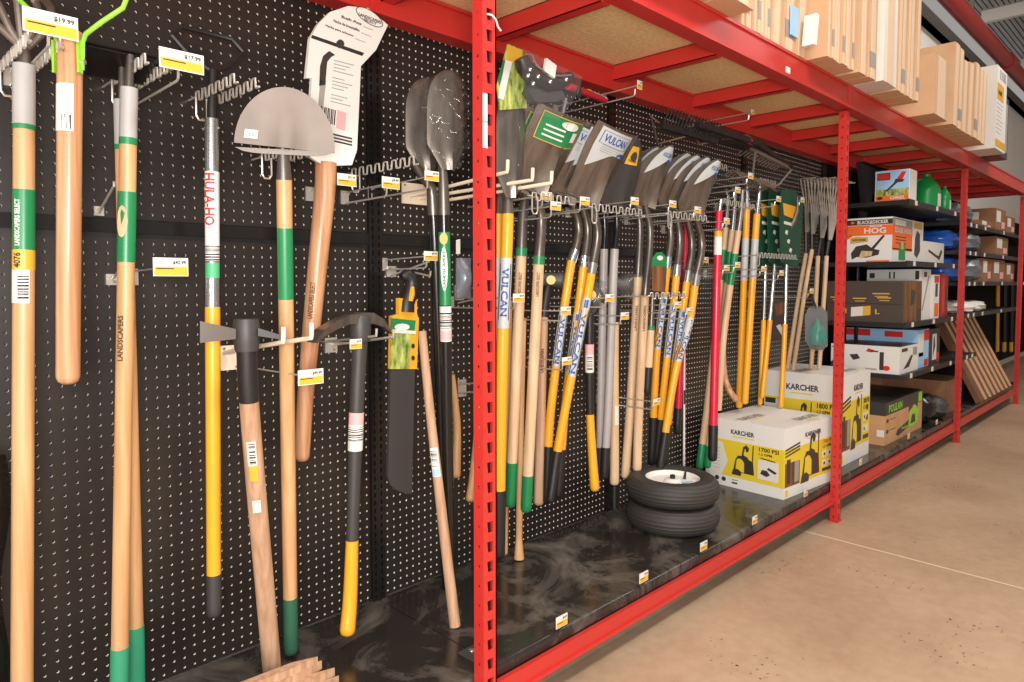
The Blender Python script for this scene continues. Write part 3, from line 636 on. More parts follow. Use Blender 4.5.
# knob-ended handle standing on the deck
p = [(523, 318, -.11), (521, 400, -.11), (519, 540, -.1), (519, 558.5, -.1)]
t = tool('loose_tool_handle', p, 'slim wooden replacement handle with flared foot standing on the deck', 'tool handle')
stick(t, p, [('handle', 318, 540, 'ash', .013, .0125), ('foot', 539, 558.5, 'ash', .0126, .0195)])
p = [(509, 300, -.09), (507, 400, -.09), (504, 555, -.09)]
t = tool('loose_tool_handle', p, 'wooden handle strip hanging just behind the yellow trenching shovel', 'tool handle')
stick(t, p, [('handle', 300, 555, 'ash', .013, .014, 1)])
# sledgehammers
def sledge(p, y0, yh, ye, lab, wrapf=False, hx=0, mt='raw', face=True):
    t = tool('sledgehammer', p, lab, 'hammer', 'sledgehammers on the pegboard')
    f, _ = stick(t, p, [('collar', y0, yh, 'black', .0185, .0185), ('handle', yh-1, ye, mt, .0175, .0205, 1)])
    o = f(y0-6); ax = V((.82, -.57, 0)).normalized()
    MB().lathe(o-ax*.05, [(.024, -.012), (.031, 0), (.033, .012), (.027, .026), (.027, .074), (.033, .088), (.031, .1), (.024, .112)], 12, ax).build('head', MATS['darksteel'], t)
    if face: MB().lathe(o+V((0, 0, .0))-ax*.0+V((-.026, -.030, 0)), [(.017, 0), (.017, .002)], 14, V((-.72, -.69, 0))).build('sticker', MATS['yellow2'], t)
    if wrapf:
        MB().grid(lambda u, v: o+V((0, 0, -.01))+ax*(.13*(u*2-1))+(V((0, 0, 1))*math.sin(v*6.283)+ax.cross(V((0, 0, 1)))*math.cos(v*6.283))*(.048+.012*math.sin(u*15+v*13)+.006*math.sin(u*31)), 22, 16).build('film_wrap', MATS['clear'], t)
    return t, f
t, f = sledge([(552, 272, -.1), (547, 290, -.1), (543.5, 320, -.1), (538.5, 505, -.08)], 286, 317, 505, 'sledgehammer with black head, yellow dot and thick pale wooden handle')
along(t, f, 'LANDSCAPERS', 348, 372, .018, 'burn', .006, True)
t, f = sledge([(617, 276, -.1), (616, 300, -.1), (614.5, 340, -.1), (614.5, 485, -.09)], 290, 322, 485, 'sledgehammer with film-wrapped head behind the two grey shovel handles', True, mt='ash_pale', face=False)
wrap(t, f, 405, 424, .0205, 'paper', 0, 60); MB().tube([f(486), f(508)], .013, 10).build('hanging_strap', MATS['black'], t)
# square shovels with silver stickers
G = 'yellow-handled square shovels'
for p, base, y, lab in (([(571, 200, -.18), (579, 227, -.18), (575, 251, -.18), (571, 263, -.18), (551, 409, -.12), (546, 503, -.1)], (567, 200, -.18), (252, 306, 366, 446), 'leftmost yellow-handled square shovel, blade mostly covered by its neighbours'),
                           ([(581, 200, -.2), (588, 230, -.2), (585, 256, -.2), (577, 320, -.18), (566, 399, -.13), (558, 497, -.1)], (579, 201, -.205), (257, 312, 372, 449), 'middle yellow-handled square shovel of the three with silver stickers'),
                           ([(589, 200, -.25), (597.6, 231, -.25), (593, 263, -.24), (587, 298, -.235), (572, 374, -.2), (557.6, 451, -.16), (550, 503, -.15)], (590, 201, -.25), (264, 298, 376, 451), 'rightmost yellow-handled square shovel with whole silver blade sticker')):
    t = tool('square_shovel', p, lab, 'shovel', G)
    f = vulcan_handle(t, p, *y, p[-1][1])
    b, surf, *_ = blade(t, at(*base), .27, .25, .62, 'square', 'dull', curv=.05, ridge=.045, lean=.06)
    step_roll(b, surf); shovel_sticker(b, surf, 'square', 'VULCAN'); seal(b, surf, .06, .72, .05, .07, 'paper')
# wrapped mattock with yellow grip
p = [(590, 300, -.16), (589.5, 345, -.16), (590, 410, -.15), (592, 450, -.15), (595, 491, -.16)]
t = tool('mattock', p, 'film-wrapped mattock with black handle, pink label and long yellow grip', 'mattock')
f, _ = stick(t, p, [('handle', 306, 414, 'black', .0165, .0165), ('grip', 408, 491, 'yellow', .0155, .0195, 1)])
ring(t, f, 344, 354, .0175, 'pinkish'); ring(t, f, 354, 372, .0175, 'paper'); wrap(t, f, 356, 369, .0178, 'barcode', -35, 35, 'barcode')
o = f(296)
crescent([o+V(q) for q in ((-.10, -.06, -.07), (-.07, -.04, -.02), (-.03, -.015, .015), (.03, .0, .02), (.08, .01, .0), (.12, .015, -.04))], [.012, .024, .028, .028, .022, .01], [.05, .04, .034, .034, .026, .012]).build('head', MATS['darksteel'], t, False)
MB().lathe(o+V((-.03, -.03, .004)), [(.019, 0), (.019, .002)], 14, V((-.72, -.69, 0))).build('sticker', MATS['yellow2'], t)
MB().grid(lambda u, v: o+V((-.12+.26*u, -.08+.11*u, -.05+.07*math.sin(u*3.14)))+V((0, math.cos(v*6.283), math.sin(v*6.283)))*(.036+.012*math.sin(u*19+v*7)), 20, 14).build('film_wrap', MATS['clear'], t)
# grey-handled round shovels
G = 'shovels with grey fiberglass handles'
for p, base, lab in (([(603, 203, -.14), (605, 230, -.14), (604, 250, -.14), (600.6, 409, -.12), (599.5, 478, -.11)], (606, 205, -.14), 'grey fiberglass-handled shovel, the left of the two'),
                     ([(616, 205, -.2), (617, 230, -.2), (614.5, 251, -.2), (608, 409, -.17), (604, 479, -.15)], (618, 207, -.2), 'grey fiberglass-handled shovel, the right of the two')):
    t = tool('round_shovel', p, lab, 'shovel', G)
    f, _ = stick(t, p, [('socket', p[0][1], 252, 'black_gloss', .0115, .0125), ('handle', 249, 449, 'grey_fg', .0165, .0165), ('grip', 447, p[-1][1], 'black', .0185, .0175, 1)])
    b, surf, *_ = blade(t, at(*base), .27, .21, .36, 'round', 'charcoal', curv=.02, ridge=.02)
    patch(b, surf, lambda u, v: (.62+.26*u, .28+.44*v), 4, 6, 'yellow2', 'sticker', .002); seal(b, surf, .74, .5, .07, .13, 'charcoal')
    lettering('TOOLS', lambda x, y: surf(.66+.03*y, .34+.3*x, .003), MATS['print'], b)
# wood-handled round shovels
G = 'round shovels with silver stickers'
for p, base, y, lab in (([(638, 206, -.14), (640, 230, -.14), (638, 274, -.14), (630, 409, -.1), (625, 478, -.08)], (636, 206, -.14), (278,), 'wood-handled round shovel with dark socket, left of its wood-handled twin'),
                        ([(645, 204, -.2), (650, 228, -.2), (649, 255, -.2), (645, 296, -.2), (639, 409, -.15), (637, 471, -.14)], (648, 206, -.2), (297,), 'wood-handled round shovel with the largest silver-stickered pointed blade')):
    t = tool('round_shovel', p, lab, 'shovel', G)
    f, _ = stick(t, p, [('socket', p[0][1], y[0]+1, 'gunmetal', .0145, .0165), ('handle', y[0]-1, p[-1][1], 'ash_pale', .0175, .0195, 1)])
    along(t, f, 'LANDSCAPERS', 305, 330, .0178, 'burn', .005, True)
    b, surf, *_ = blade(t, at(*base), .26, .225, .44, 'round', 'dull', curv=.045, ridge=.04, lean=.04); step_roll(b, surf); shovel_sticker(b, surf, 'round', 'VULCAN')
# yellow round shovels
G = 'round shovels with silver stickers and yellow handles'
Q = ((([668, 207, -.15], [671, 235, -.15], [668, 259, -.15], [664, 296, -.14], [657, 351, -.12], [651.5, 465, -.08]), (667, 208, -.15), (258, 296, 349, 417)),
     (([676, 209, -.18], [680, 240, -.18], [677, 269, -.18], [673, 308, -.17], [667, 359, -.15], [656, 464, -.1]), (676, 210, -.18), (266, 304, 357, 419)),
     (([686, 212, -.21], [692, 244, -.21], [688, 274, -.21], [683, 310, -.2], [675, 365, -.18], [663, 466, -.13]), (686, 212, -.21), (272, 310, 362, 424)),
     (([695, 214, -.25], [702, 244, -.25], [696, 278, -.25], [689, 325, -.24], [676, 369, -.22], [660, 469, -.18]), (696, 215, -.25), (276, 318, 362, 432)))
for k, (p, base, y) in enumerate(Q):
    p = [tuple(q) for q in p]
    t = tool('round_shovel', p, 'yellow-handled round shovel with silver sticker, %s of four from the left' % ('first', 'second', 'third', 'last')[k], 'shovel', G)
    f = vulcan_handle(t, p, *y, p[-1][1], r=.0165)
    b, surf, *_ = blade(t, at(*base), .255, .215, .44, 'round', 'dull', curv=.045, ridge=.04, lean=.04); step_roll(b, surf); shovel_sticker(b, surf, 'round', 'VULCAN')
    if k == 3: seal(b, surf, .06, .62, .05, .08, 'paper')
# small edging tool with green band
p = [(652.5, 292, -.2), (652, 310, -.2), (647, 394, -.18)]
t = tool('edging_tool', p, 'short wooden edging tool with green band hanging among the shovels', 'hand tool')
f, _ = stick(t, p, [('socket', 292, 328, 'gunmetal', .011, .0135), ('band', 326, 331, 'green', .0155, .0155), ('handle', 330, 368, 'ash_pale', .0155, .0165), ('grip', 367, 394, 'black', .0175, .016, 1)])
# carded trowel
t = thing('carded_trowel', at(659, 291, -.28), 'brown hand trowel on a green card hanging before the yellow shovels', 'trowel')
flat(t, [(652, 268), (653, 258), (657, 252.5), (662, 252), (666, 257), (667.5, 267), (660, 270)], 'green', 'header_card', -.28, .004)
MB().grid(lambda u, v: at(652+15*v-2*u*(v-.2)+ (0 if u < .8 else 0), 266+25*u+1.5*v, -.283)+V((0, -.012*math.sin(v*3.14), 0)), 6, 6, V((0, .002, 0))).build('blade', MATS['woodprint'], t)
flat(t, [(660+3*math.cos(k*.7854), 258+2.5*math.sin(k*.7854)) for k in range(8)], 'white', 'seal', -.281)
# red-handled and white rods
p = [(686, 222, -.08), (684, 290, -.08), (677, 434, -.06)]
t = tool('scraper', p, 'thin red-handled scraper with black grip behind the yellow shovels', 'scraper')
stick(t, p, [('handle', 222, 410, 'crimson', .0135, .0165), ('grip', 408, 434, 'black', .0185, .018, 1)])
p = [(684.5, 338, -.05), (684, 483, -.05)]
t = tool('measuring_rod', p, 'thin white rod with red stripe against the pegboard', 'rod')
f, _ = stick(t, p, [('rod', 338, 483, 'white', .006, .006)], 8); wrap(t, f, 345, 480, .0064, 'redprint', 30, 60, 'stripe', 1); wrap(t, f, 390, 404, .0064, 'print', -40, 30, 'label')
p = [(720.5, 203, -.28), (719, 212, -.28), (715, 360, -.28), (712.5, 461, -.28)]
t = tool('red_digging_bar', p, 'tall bright red-handled tool with white sticker and black grip beside pressure-washer carton', 'garden tool')
f, _ = stick(t, p, [('tip', 200, 213, 'zinc', .009, .011), ('handle', 211, 427, 'crimson', .0155, .0195), ('grip', 425, 461, 'black', .0215, .021, 1)])
ring(t, f, 233, 255, .018, 'white'); ring(t, f, 231, 237, .0182, 'yellow2', 'sticker'); 
# hoes with green bands
G = 'hoes with green bands by the red handle'
for k, (p, y, gy, lab) in enumerate((([(728, 196, -.12), (727, 212, -.12), (719, 300, -.11), (706, 416, -.08), (699, 469, -.07)], (228, 250, 280), 444, 'first of three green-banded hoes, green grip showing left of carton'),
                               ([(734.5, 196, -.17), (734, 212, -.17), (726, 292, -.15), (716, 380, -.12), (707, 468, -.1)], (230, 252, 283), 446, 'middle one of three green-banded hoes'),
                               ([(742, 196, -.22), (741, 212, -.22), (730, 287, -.19), (723, 342, -.17), (718, 410, -.15)], (231, 254, 285), 999, 'last of three green-banded hoes, foot behind the pressure-washer carton'))):
    t = tool('garden_hoe', p, lab, 'hoe', G)
    e = p[-1][1]
    f, _ = stick(t, p, [('tang', 190, y[0]+1, 'zinc', .010, .013), ('handle', y[0], min(e, gy+1), 'ash_pale', .0155, .0175)]+([('grip', gy, e, 'green', .0195, .019, 1)] if gy < 900 else []))
    ring(t, f, y[1], y[2], .0168, 'green')
    o = f(191); MB().hexa([o+V(q) for q in ((-.07, -.005, .012), (.07, -.005, .012), (.07, .09, -.01), (-.07, .09, -.01), (-.07, -.005, .015), (.07, -.005, .015), (.07, .09, -.007), (-.07, .09, -.007))]).build('blade', MATS['gunmetal'], t, False)
# curved orange handle
p = [(725, 280, -.1), (723.5, 320, -.1), (724, 372, -.1), (729, 390, -.14), (737, 401, -.17)]
t = tool('scythe_handle', p, 'curved orange-brown scythe handle behind the green-banded hoes', 'tool handle')
stick(t, p, [('handle', 280, 401, 'hickory', .012, .0165, 1)])
# bow rakes
G = 'bow rakes with yellow handles'
for k, (p, y, hd, lab) in enumerate((([(747, 186, -.2), (746.7, 210, -.2), (743.7, 283, -.17), (739, 408, -.13)], (209, 238, 280), (756, 180, -.27), 'left bow rake on yellow handle with a silver label'),
                                 ([(760, 186, -.24), (757, 214, -.24), (752.5, 283, -.22), (744.6, 404, -.19)], (214, 239, 278), (770, 158, -.28), 'right bow rake on yellow handle, its head highest'))):
    t = tool('bow_rake', p, lab, 'rake', G)
    f, _ = stick(t, p, [('tang', p[0][1]-2, y[0]+1, 'zinc', .009, .014), ('handle', y[0], p[-1][1], 'yellow', .0168, .0175, 1)])
    ring(t, f, y[1], y[2], .0176, 'label_silver')
    c = at(*hd); d = V((.93, -.1, -.14)).normalized(); o = f(p[0][1])
    MB().tube([c-d*.17, c+d*.17], .009, 6).build('rake_bar', MATS['clay'], t)
    for q in range(14):
        a = c+d*(-.165+.33*q/13); MB().tube([a, a+V((.004, .03, .012)), a+V((.008, .075, -.012))], [.0055, .005, .003], 5).build('tine', MATS['clay'], t)
    for s in (-1, 1): MB().tube([o, o+d*(s*.06)+V((0, -.015, .01)), o+d*(s*.12)+V((0, -.03, .03)), c+d*(s*.168)+V((0, -.02, -.02)), c+d*(s*.165)], .006, 6).build('bow_arm', MATS['clay'], t)
# black head rakes under the beam
def black_rake(c, d, n, lab, tl, name='landscape_rake', hnd=None):
    t = thing(name, c, lab, 'rake')
    MB().obox(c-d*(n*.0125)-V((0, .012, .012)), d*(n*.025), V((0, .024, 0)), V((0, 0, .024))).build('head_bar', MATS['black'], t, False)
    for q in range(n):
        a = c+d*(-n*.0125+.025*(q+.5)); MB().tube([a, a+V((0, tl[1]*.5, tl[2]*.5-.006)), a+V(tl)], [.0045, .004, .0025], 5).build('tine', MATS['black'], t)
    for e in (0, 1): MB().tube([c+d*((e*2-1)*n*.0115), c+d*((e*2-1)*n*.0115)+V((0, .06, .05)), c+V((0, .16, -.02))], .004, 6).build('brace', MATS['steel'], t)
    return t
black_rake(at(690, 134, -.26), V((1, 0, 0)), 18, 'black plastic rake head with upward tines under the red beam', (0, -.03, .075))
t = black_rake(at(731, 135, -.3), V((1, 0, 0)), 24, 'long black landscape rake head next to the black plastic rake head', (0, .09, -.02))
MB().tube([at(750, 141, -.3), at(757, 144, -.27), at(790, 166, -.1)], .014, 10).build('handle', MATS['black'], t); MB().tube([at(749, 140.4, -.3), at(754, 142.8, -.283)], .0155, 10).build('collar', MATS['crimson'], t)
# pole pruners in dark green cards
G = 'pole tools with dark green cards'
for k, (p, ys, ye, lab) in enumerate((([(767, 225, -.17), (765, 280, -.17), (763.6, 320, -.16), (760, 405, -.15)], 320, 405, 'pole pruner with silver tube, leftmost of three with dark green cards'),
                              ([(777, 225, -.2), (773, 284, -.2), (770, 320, -.19), (762, 398, -.17)], 320, 398, 'pole pruner with silver tube, middle one of three with green cards'),
                              ([(789, 225, -.25), (786.5, 265, -.25), (785, 324, -.25), (781, 408, -.25)], 324, 408, 'pole pruner with silver tube, rightmost, its yellow grip before the far carton'))):
    t = tool('pole_pruner', p, lab, 'pruner', G)
    f, _ = stick(t, p, [('tube', 216, ys+1, 'zinc', .010, .010), ('handle', ys, ye, 'yellow', .0135, .0135, 1)])
    x, Y0 = p[0][0], p[0][2]
    c0 = flat(t, [(x-8, 262), (x+9, 268), (x+13, 230), (x+14, 200), (x+4, 189), (x-7, 190), (x-9, 215)], 'greenpack', 'card', Y0-.015, .006)
    flat(c0, [(x-6, 203), (x+8-3*(k < 1), 207), (x+7-3*(k < 1), 220), (x-5, 215)], 'yellow', 'print_panel', Y0-.015)
    flat(c0, [(x-5, 221), (x+3, 223), (x+3, 226), (x-5, 224)], 'paper', 'print_panel', Y0-.015)
    for q in range(3): flat(c0, [(x-3+q*2, 230+q*9), (x-1+q*2, 231+q*9), (x-2+q*2, 235+q*9), (x-4+q*2, 233+q*9)], 'paper', 'print_mark', Y0-.015)
    MB().tube([f(231), f(222)+V((.01, -.02, 0)), f(214)+V((.03, -.03, .02)), f(206)+V((.02, -.03, .05))], [.012, .014, .01, .003], 8).build('pruner_hook', MATS['gunmetal'], t)
t = thing('carded_sprayer_part', at(781, 340, -.1), 'clear-bagged dark part on a card between the silver poles', 'package')
flat(t, [(774, 301), (786, 299), (788, 320), (788, 336), (783, 341), (773, 338)], 'darkprint', 'card', -.1, .006); flat(t, [(775, 304), (785, 302), (785, 313), (776, 316)], 'woodprint', 'picture', -.1)
flat(t, [(776, 326), (780, 324), (786, 334), (782, 336)], 'paper', 'print_mark', -.1)
# leaf rakes with silver tines
G = 'leaf rakes beside the far red post'
def leaf_rake(p, c, L, half, tm, lab, nt=7, hm='ash_pale', hr=.0125, yaw=0., tilt=.1):
    t = tool('leaf_rake', p, lab, 'rake', G)
    f, _ = stick(t, p, [('handle', p[0][1], p[-1][1], hm, hr, hr, 1)])
    c = at(*c); ex = V((math.cos(yaw), math.sin(yaw), 0)); up = V((0, -math.sin(tilt), math.cos(tilt)))
    MB().tube([f(p[0][1]), c], [hr*.8, .012], 8).build('socket', MATS['black'], t)
    MB().grid(lambda u, v: c+up*(L*.4*u)+ex*((v*2-1)*(.012+half*.32*u)), 4, 6, V((0, .006, 0))).build('fan_plate', MATS['black'], t)
    for q in range(nt):
        s = (q/(nt-1))*2-1; a = c+ex*(s*.02); b = c+up*(L*.5)+ex*(s*half*.45); d = c+up*L+ex*(s*half); e = d+up*.012+V((0, -.05, -.012))
        MB().tube([a+V((0, -.006, 0)), b+V((0, -.007, 0)), d, e], .0042, 5).build('tine', MATS[tm], t)
    return t
leaf_rake([(806, 254, -.12), (799, 294, -.12), (787, 372, -.1)], (806, 232, -.12), .30, .17, 'wire', 'leaf rake with silver tines, leftmost of the cream-handled rakes')
leaf_rake([(812, 250, -.17), (806, 284, -.17), (793, 371, -.14)], (812, 234, -.17), .31, .17, 'wire', 'leaf rake with silver tines, second of the cream-handled rakes')
leaf_rake([(818, 256, -.22), (816, 296, -.22), (811, 370, -.2)], (821, 238, -.22), .33, .16, 'wire', 'leaf rake with silver tines, third of the cream-handled rakes')
leaf_rake([(826.5, 256, -.28), (824.5, 290, -.28), (819, 369, -.26)], (829, 240, -.28), .34, .15, 'wire', 'leaf rake with silver tines nearest the far red post')
leaf_rake([(858, 262, -.12), (857, 290, -.12), (856, 340, -.1)], (860, 234, -.14), .46, .23, 'black', 'wide black plastic leaf rake just right of the far red post', 20, 'black')
# hanging sprinkler pack
t = thing('sprinkler_pack', at(815, 350, -.34), 'clear and teal plastic pack hanging in front of the cream rake handles', 'package')
flat(t, [(805.5, 316), (809, 308), (822, 307), (827, 313), (827.5, 344), (823, 350), (811, 349), (806, 341)], 'greybag', 'backing_card', -.34, .003)
MB().lathe(at(817, 333, -.36), [(.012, -.065), (.044, -.06), (.05, -.01), (.036, .03), (.016, .05), (.01, .08)], 14).build('sprinkler_body', MATS['teal'], t)
flat(t, [(805, 316), (809, 307), (822, 306), (828, 312), (828, 345), (823, 351), (811, 350), (805, 341)], 'clear', 'blister', -.405, .002)
MB().tube([at(811, 292, -.345), at(813, 300, -.35), at(816, 308, -.345)], .007, 6).build('hanger', MATS['darkprint'], t)
# brush cutter head in blister by the near post
t = thing('blister_packed_saw', at(520, 110, -.36), 'blister-packed black bow saw on grass-print card with red handle, under the shelf', 'package')
cd_ = flat(t, [(508, 44), (523, 50), (527, 108), (500, 110), (497, 86)], 'grass', 'card', -.36, .004)
flat(cd_, [(507, 45), (522, 50), (520, 64), (507, 61)], 'yellow2', 'print_panel', -.36); flat(cd_, [(505, 60), (512, 62), (503, 100), (498, 98)], 'white', 'print_stripe', -.36, -.0018); flat(cd_, [(498, 80), (503, 60), (506, 61), (499, 86)], 'green', 'print_panel', -.36, -.0016)
bs = MB().tube([at(x, y, -.39) for x, y in ((521, 58), (525, 68), (532, 78), (545, 84), (558, 83), (570, 77))], [.022, .026, .024, .024, .024, .018], 10).build('saw_frame', MATS['black'], t)
MB().tube([at(x, y, -.415) for x, y in ((526, 54), (532, 55), (536, 65), (548, 74), (560, 76), (571, 75))], .0035, 8).build('chrome_bar', MATS['zinc'], t)
MB().obox(at(545, 71, -.42), (.045, 0, -.012), (0, .01, 0), (.008, 0, .04)).build('clamp', MATS['white'], t, False)
for x, y in ((530, 70), (538, 77), (533, 84), (550, 82), (566, 80), (528, 76)): MB().lathe(at(x, y, -.415), [(.007, 0), (.006, .006), (.003, .008)], 10, (-.7, -.7, 0)).build('bolt', MATS['zinc'], t)
flat(t, [(529, 92), (532, 84), (562, 90), (566, 98), (556, 102), (536, 102)], 'charcoal', 'motor_guard', -.395, .03)
MB().tube([at(568, 86, -.38), at(605, 100, -.26)], .012, 12).build('handle', MATS['crimson'], t); MB().tube([at(578, 86, -.375), at(579, 97, -.37)], .009, 8).build('clip', MATS['black'], t)
MB().tube([at(589, 93.5, -.31), at(604, 99.5, -.262)], .0128, 12).build('label', MATS['paper'], t); MB().tube([at(588, 93, -.314), at(592, 94.8, -.30)], .0132, 12).build('label', MATS['yellow2'], t)
MB().tube([at(566, 98, -.37), at(562, 116, -.36), at(561, 120, -.34)], .006, 6).build('pull_rod', MATS['zinc'], t)
flat(t, [(522, 48), (582, 76), (580, 90), (560, 120), (524, 110)], 'film', 'blister', -.44, .002)
# ------------------------------------------------------------ hooks, price tags
def price_tag(par, c, w=.062, h=.034, txt=None, ex=V((1, 0, 0))):
    ez = V((0, 0, 1)); n = V((0, -1, 0)); o = c-ex*(w/2)-ez*(h/2)
    tg = MB().obox(o, ex*w, V((0, .002, 0)), ez*h).build('price_tag', MATS['paper'], par, False)
    MB().obox(o+n*.0008+ez*(h*.06)+ex*(w*.03), ex*(w*.94), V((0, .0006, 0)), ez*(h*.46)).build('yellow_field', MATS['yellow2'], tg, False)
    q = o+n*.0012
    lettering(txt or '$9.99', lambda x, y: q+ex*(w*(.55+.38*x))+ez*(h*(.62+.24*y)), MATS['print'], tg)
    MB().obox(q+ex*(w*.08)+ez*(h*.38), ex*(w*.5), V((0, .0004, 0)), ez*(h*.06)).build('text_line', MATS['print'], tg, False)
    return tg
NH = [0]
def hook(px, py, Y, lab, w=.062, txt=None, low=True, mat='wire', drop=.03, h=None):
    c = at(px, py, Y); t = thing('peg_hook', V((c.x, -.02, c.z-.045)), lab, 'hook', 'peg hooks with price tags')
    o = V((c.x, -.004, c.z-.012))
    MB().box((c.x-.013, -.005, c.z-.04), (c.x+.013, -.001, c.z+.0)).build('peg_plate', MATS['cream_wire' if mat == 'cream_wire' else 'wire'], t, False)
    MB().tube([o, V((c.x, -.02, c.z-.006)), c+V((0, .004, 0))], .0022, 6).build('tag_wire', MATS[mat], t)
    if low:
        z = c.z-drop-.008; e = Y+.03
        MB().tube([(c.x, -.004, z), (c.x, e, z+.004), (c.x, e-.008, z+.008), (c.x, e-.01, z+.028)], .0028, 6).build('prong', MATS[mat], t)
    price_tag(t, c, w, h or w*.55, txt)
    return t
hook(51, 24, -.36, 'peg hook with wide price tag above the lime-yoked weed cutter', .085, '$19.99', h=.042)
hook(182, 61, -.34, 'peg hook with wide price tag between hoes and stirrup hoe', .088, '$17.99', h=.04)
hook(171, 267, -.26, 'peg hook with tag alone on the board right of the crossing hoes', .072, '$42.99', False)
hook(311, 377, -.34, 'peg hook with tag in front of the bush axe handle', .066, '$49.99', False)
hook(347, 180, -.2, 'peg hook with tag below the white card sleeve', .058, '$31.99', False)
hook(391, 183, -.24, 'peg hook with tag between bush axe and film-wrapped shovels', .058)
hook(432, 176, -.3, 'peg hook with tag at the foot of the film-wrapped blades', .05)
hook(356, 344, -.27, 'peg hook with small tag on the curved-head mattock', .036, None, False, h=.026)
hook(431, 256, -.24, 'peg hook with tag above the machete handle', .05)
TG = (('in front of the green-stickered shovel sockets', 547, 196, -.3), ('lower of two tags at the green-stickered shovels', 556, 206, -.36), ('below the silver square sticker shovels', 585, 201, -.36), ('on the wood handle near the near post', 519, 298, -.33),
      ('left of the leftmost yellow square shovel', 566, 311, -.34), ('at the silver labels of yellow square shovels', 567, 361, -.3), ('crossing the grey fiberglass handles', 610, 298, -.33), ('right beside the grey fiberglass handles', 625, 316, -.3),
      ('below the largest pointed blade', 635, 201, -.33), ('at the second pointed blade', 673, 204, -.33), ('below the last pointed blade', 698, 210, -.36), ('upper one on the yellow round shovels', 678, 305, -.33), ('lower right one on the yellow round shovels', 690, 311, -.36),
      ('on bare board left of the red handle', 706, 260, -.2), ('low across the yellow round shovel handles', 657, 402, -.3), ('just right of the red handle top', 727, 221, -.33), ('on the green-banded hoes, left of two', 727, 268, -.3), ('on the green-banded hoes, right of two', 738, 265, -.34),
      ('under the upper bow rake head', 751, 176, -.33), ('under the lower bow rake head', 738, 190, -.3), ('left one on the green cards', 779, 199, -.34), ('right one beside the leaf rake tines', 803, 200, -.3), ('on the silver poles, left of two', 764, 269, -.32), ('on the silver poles, right of two', 782, 273, -.3), ('above the teal sprinkler pack', 812, 291, -.36))
for d, x, y, Y in TG: hook(x, y, Y, 'peg hook with price tag '+d, .05)
hook(640, 85, -.4, 'long chrome peg hook with blank tag just under the red joist', .03, None, True, h=.03)
hook(753, 112, -.32, 'peg hook poking out under the red joist above landscape rake', .03, None, True, h=.02)
# comb-shaped tool holders
def comb(o, d, n, lab, pitch=.04, amp=.012, rows=(0,), r=.0027, ex=V((1, 0, 0)), ub=True):
    t = thing('comb_tool_holder', o, lab, 'tool holder', 'comb-shaped wire tool holders')
    for s in rows:
        pts = [o+ex*s-d*.02]
        for k in range(n):
            b = o+ex*s+d*(k*pitch)
            for q in range(8):
                a = q/8; pts.append(b+d*(pitch*(a-.09*math.sin(a*12.566)))+V((0, 0, amp*math.tanh(2.2*math.sin(a*6.283)))))
        MB().tube(pts, r, 6).build('wave_wire', MATS['wire'], t)
    if ub:
        e = o+ex*rows[0]; w_ = .026
        MB().tube([e, e+V((0, 0, -.045)), e+V((.006, 0, -.055)), e+V((w_-.006, 0, -.055)), e+V((w_, 0, -.045)), e+V((w_, 0, 0))], r, 6).build('brace', MATS['wire'], t)
    if abs(d.y) > .5: MB().tube([o, V((o.x, -.002, o.z))], r, 6).build('root', MATS['wire'], t)
    else: 
        for s in (.02, n*pitch-.02): MB().tube([o+d*s, V(((o+d*s).x, -.002, o.z-.01))], r, 6).build('root', MATS['wire'], t)
    return t
OUT = V((0, -1, 0)); XD = V((1, 0, 0))
comb(at(0, 68, -.06), OUT, 7, 'double comb tool holder gripping the cultivator tines at left edge', rows=(0, .05))
comb(at(112, 81, -.07), OUT, 6, 'double comb tool holder gripping the two crossing hoes', rows=(0, .05))
comb(at(196, 97, -.05), OUT, 6, 'double comb tool holder gripping the stirrup hoe', rows=(0, .05))
comb(at(262, 157, -.06), OUT, 6, 'double comb tool holder gripping the half-moon edger', rows=(0, .05))
comb(at(352, 173, -.04), OUT, 8, 'empty comb tool holder left of the film-wrapped shovels')
comb(at(532, 196, -.33), XD, 5, 'comb tool holder along the green-stickered shovels')
comb(at(592, 207, -.33), XD, 8, 'comb tool holder along the square and pointed shovel blades')
comb(at(668, 214, -.33), XD, 8, 'comb tool holder below the yellow-handled pointed shovels')
comb(at(650, 296, -.3), XD, 7, 'empty comb tool holder across the yellow round shovel handles', ub=False)
comb(at(724, 202, -.28), XD, 8, 'comb tool holder gripping the green-banded hoes', ub=False)
comb(at(757, 255, -.28), XD, 12, 'comb tool holder gripping pole pruners and leaf rakes')
comb(at(760, 180, -.22), XD, 5, 'short comb tool holder beneath the highest bow rake', ub=False)
comb(at(712, 164, -.2), XD, 4, 'short comb tool holder left of the bow rakes', ub=False)
# heavy prongs
def prongs(lab, plate, ends, r=.0055, tip=.035, mat='cream_wire', name='prong_hook'):
    a, b = at(plate[0], plate[1], -.004), at(plate[2], plate[3], -.004)
    t = thing(name, V(((a.x+b.x)/2, -.01, b.z)), lab, 'hook', 'heavy prong hooks')
    MB().box((a.x, -.006, b.z), (b.x, -.001, a.z)).build('plate', MATS[mat], t, False)
    for (x0, y0, x1, y1, Y) in ends:
        p0, p1 = at(x0, y0, -.006), at(x1, y1, Y)
        MB().tube([p0, p0*.03+p1*.97, p1, p1+V((0, -.002, .008)), p1+V((0, -.003, tip))], r, 8).build('prong', MATS[mat], t)
    for q in ((a.x+.01, a.z-.008), (b.x-.01, b.z+.008)): MB().lathe((q[0], -.006, q[1]), [(.004, 0), (.003, .002)], 8, (0, -1, 0)).build('rivet', MATS['steel'], t)
    return t
prongs('cream double prong hook carrying the pale-handled cutter mattock', (220, 346, 240, 369), ((224, 353, 283, 342, -.33), (230, 351, 311, 338, -.40)))
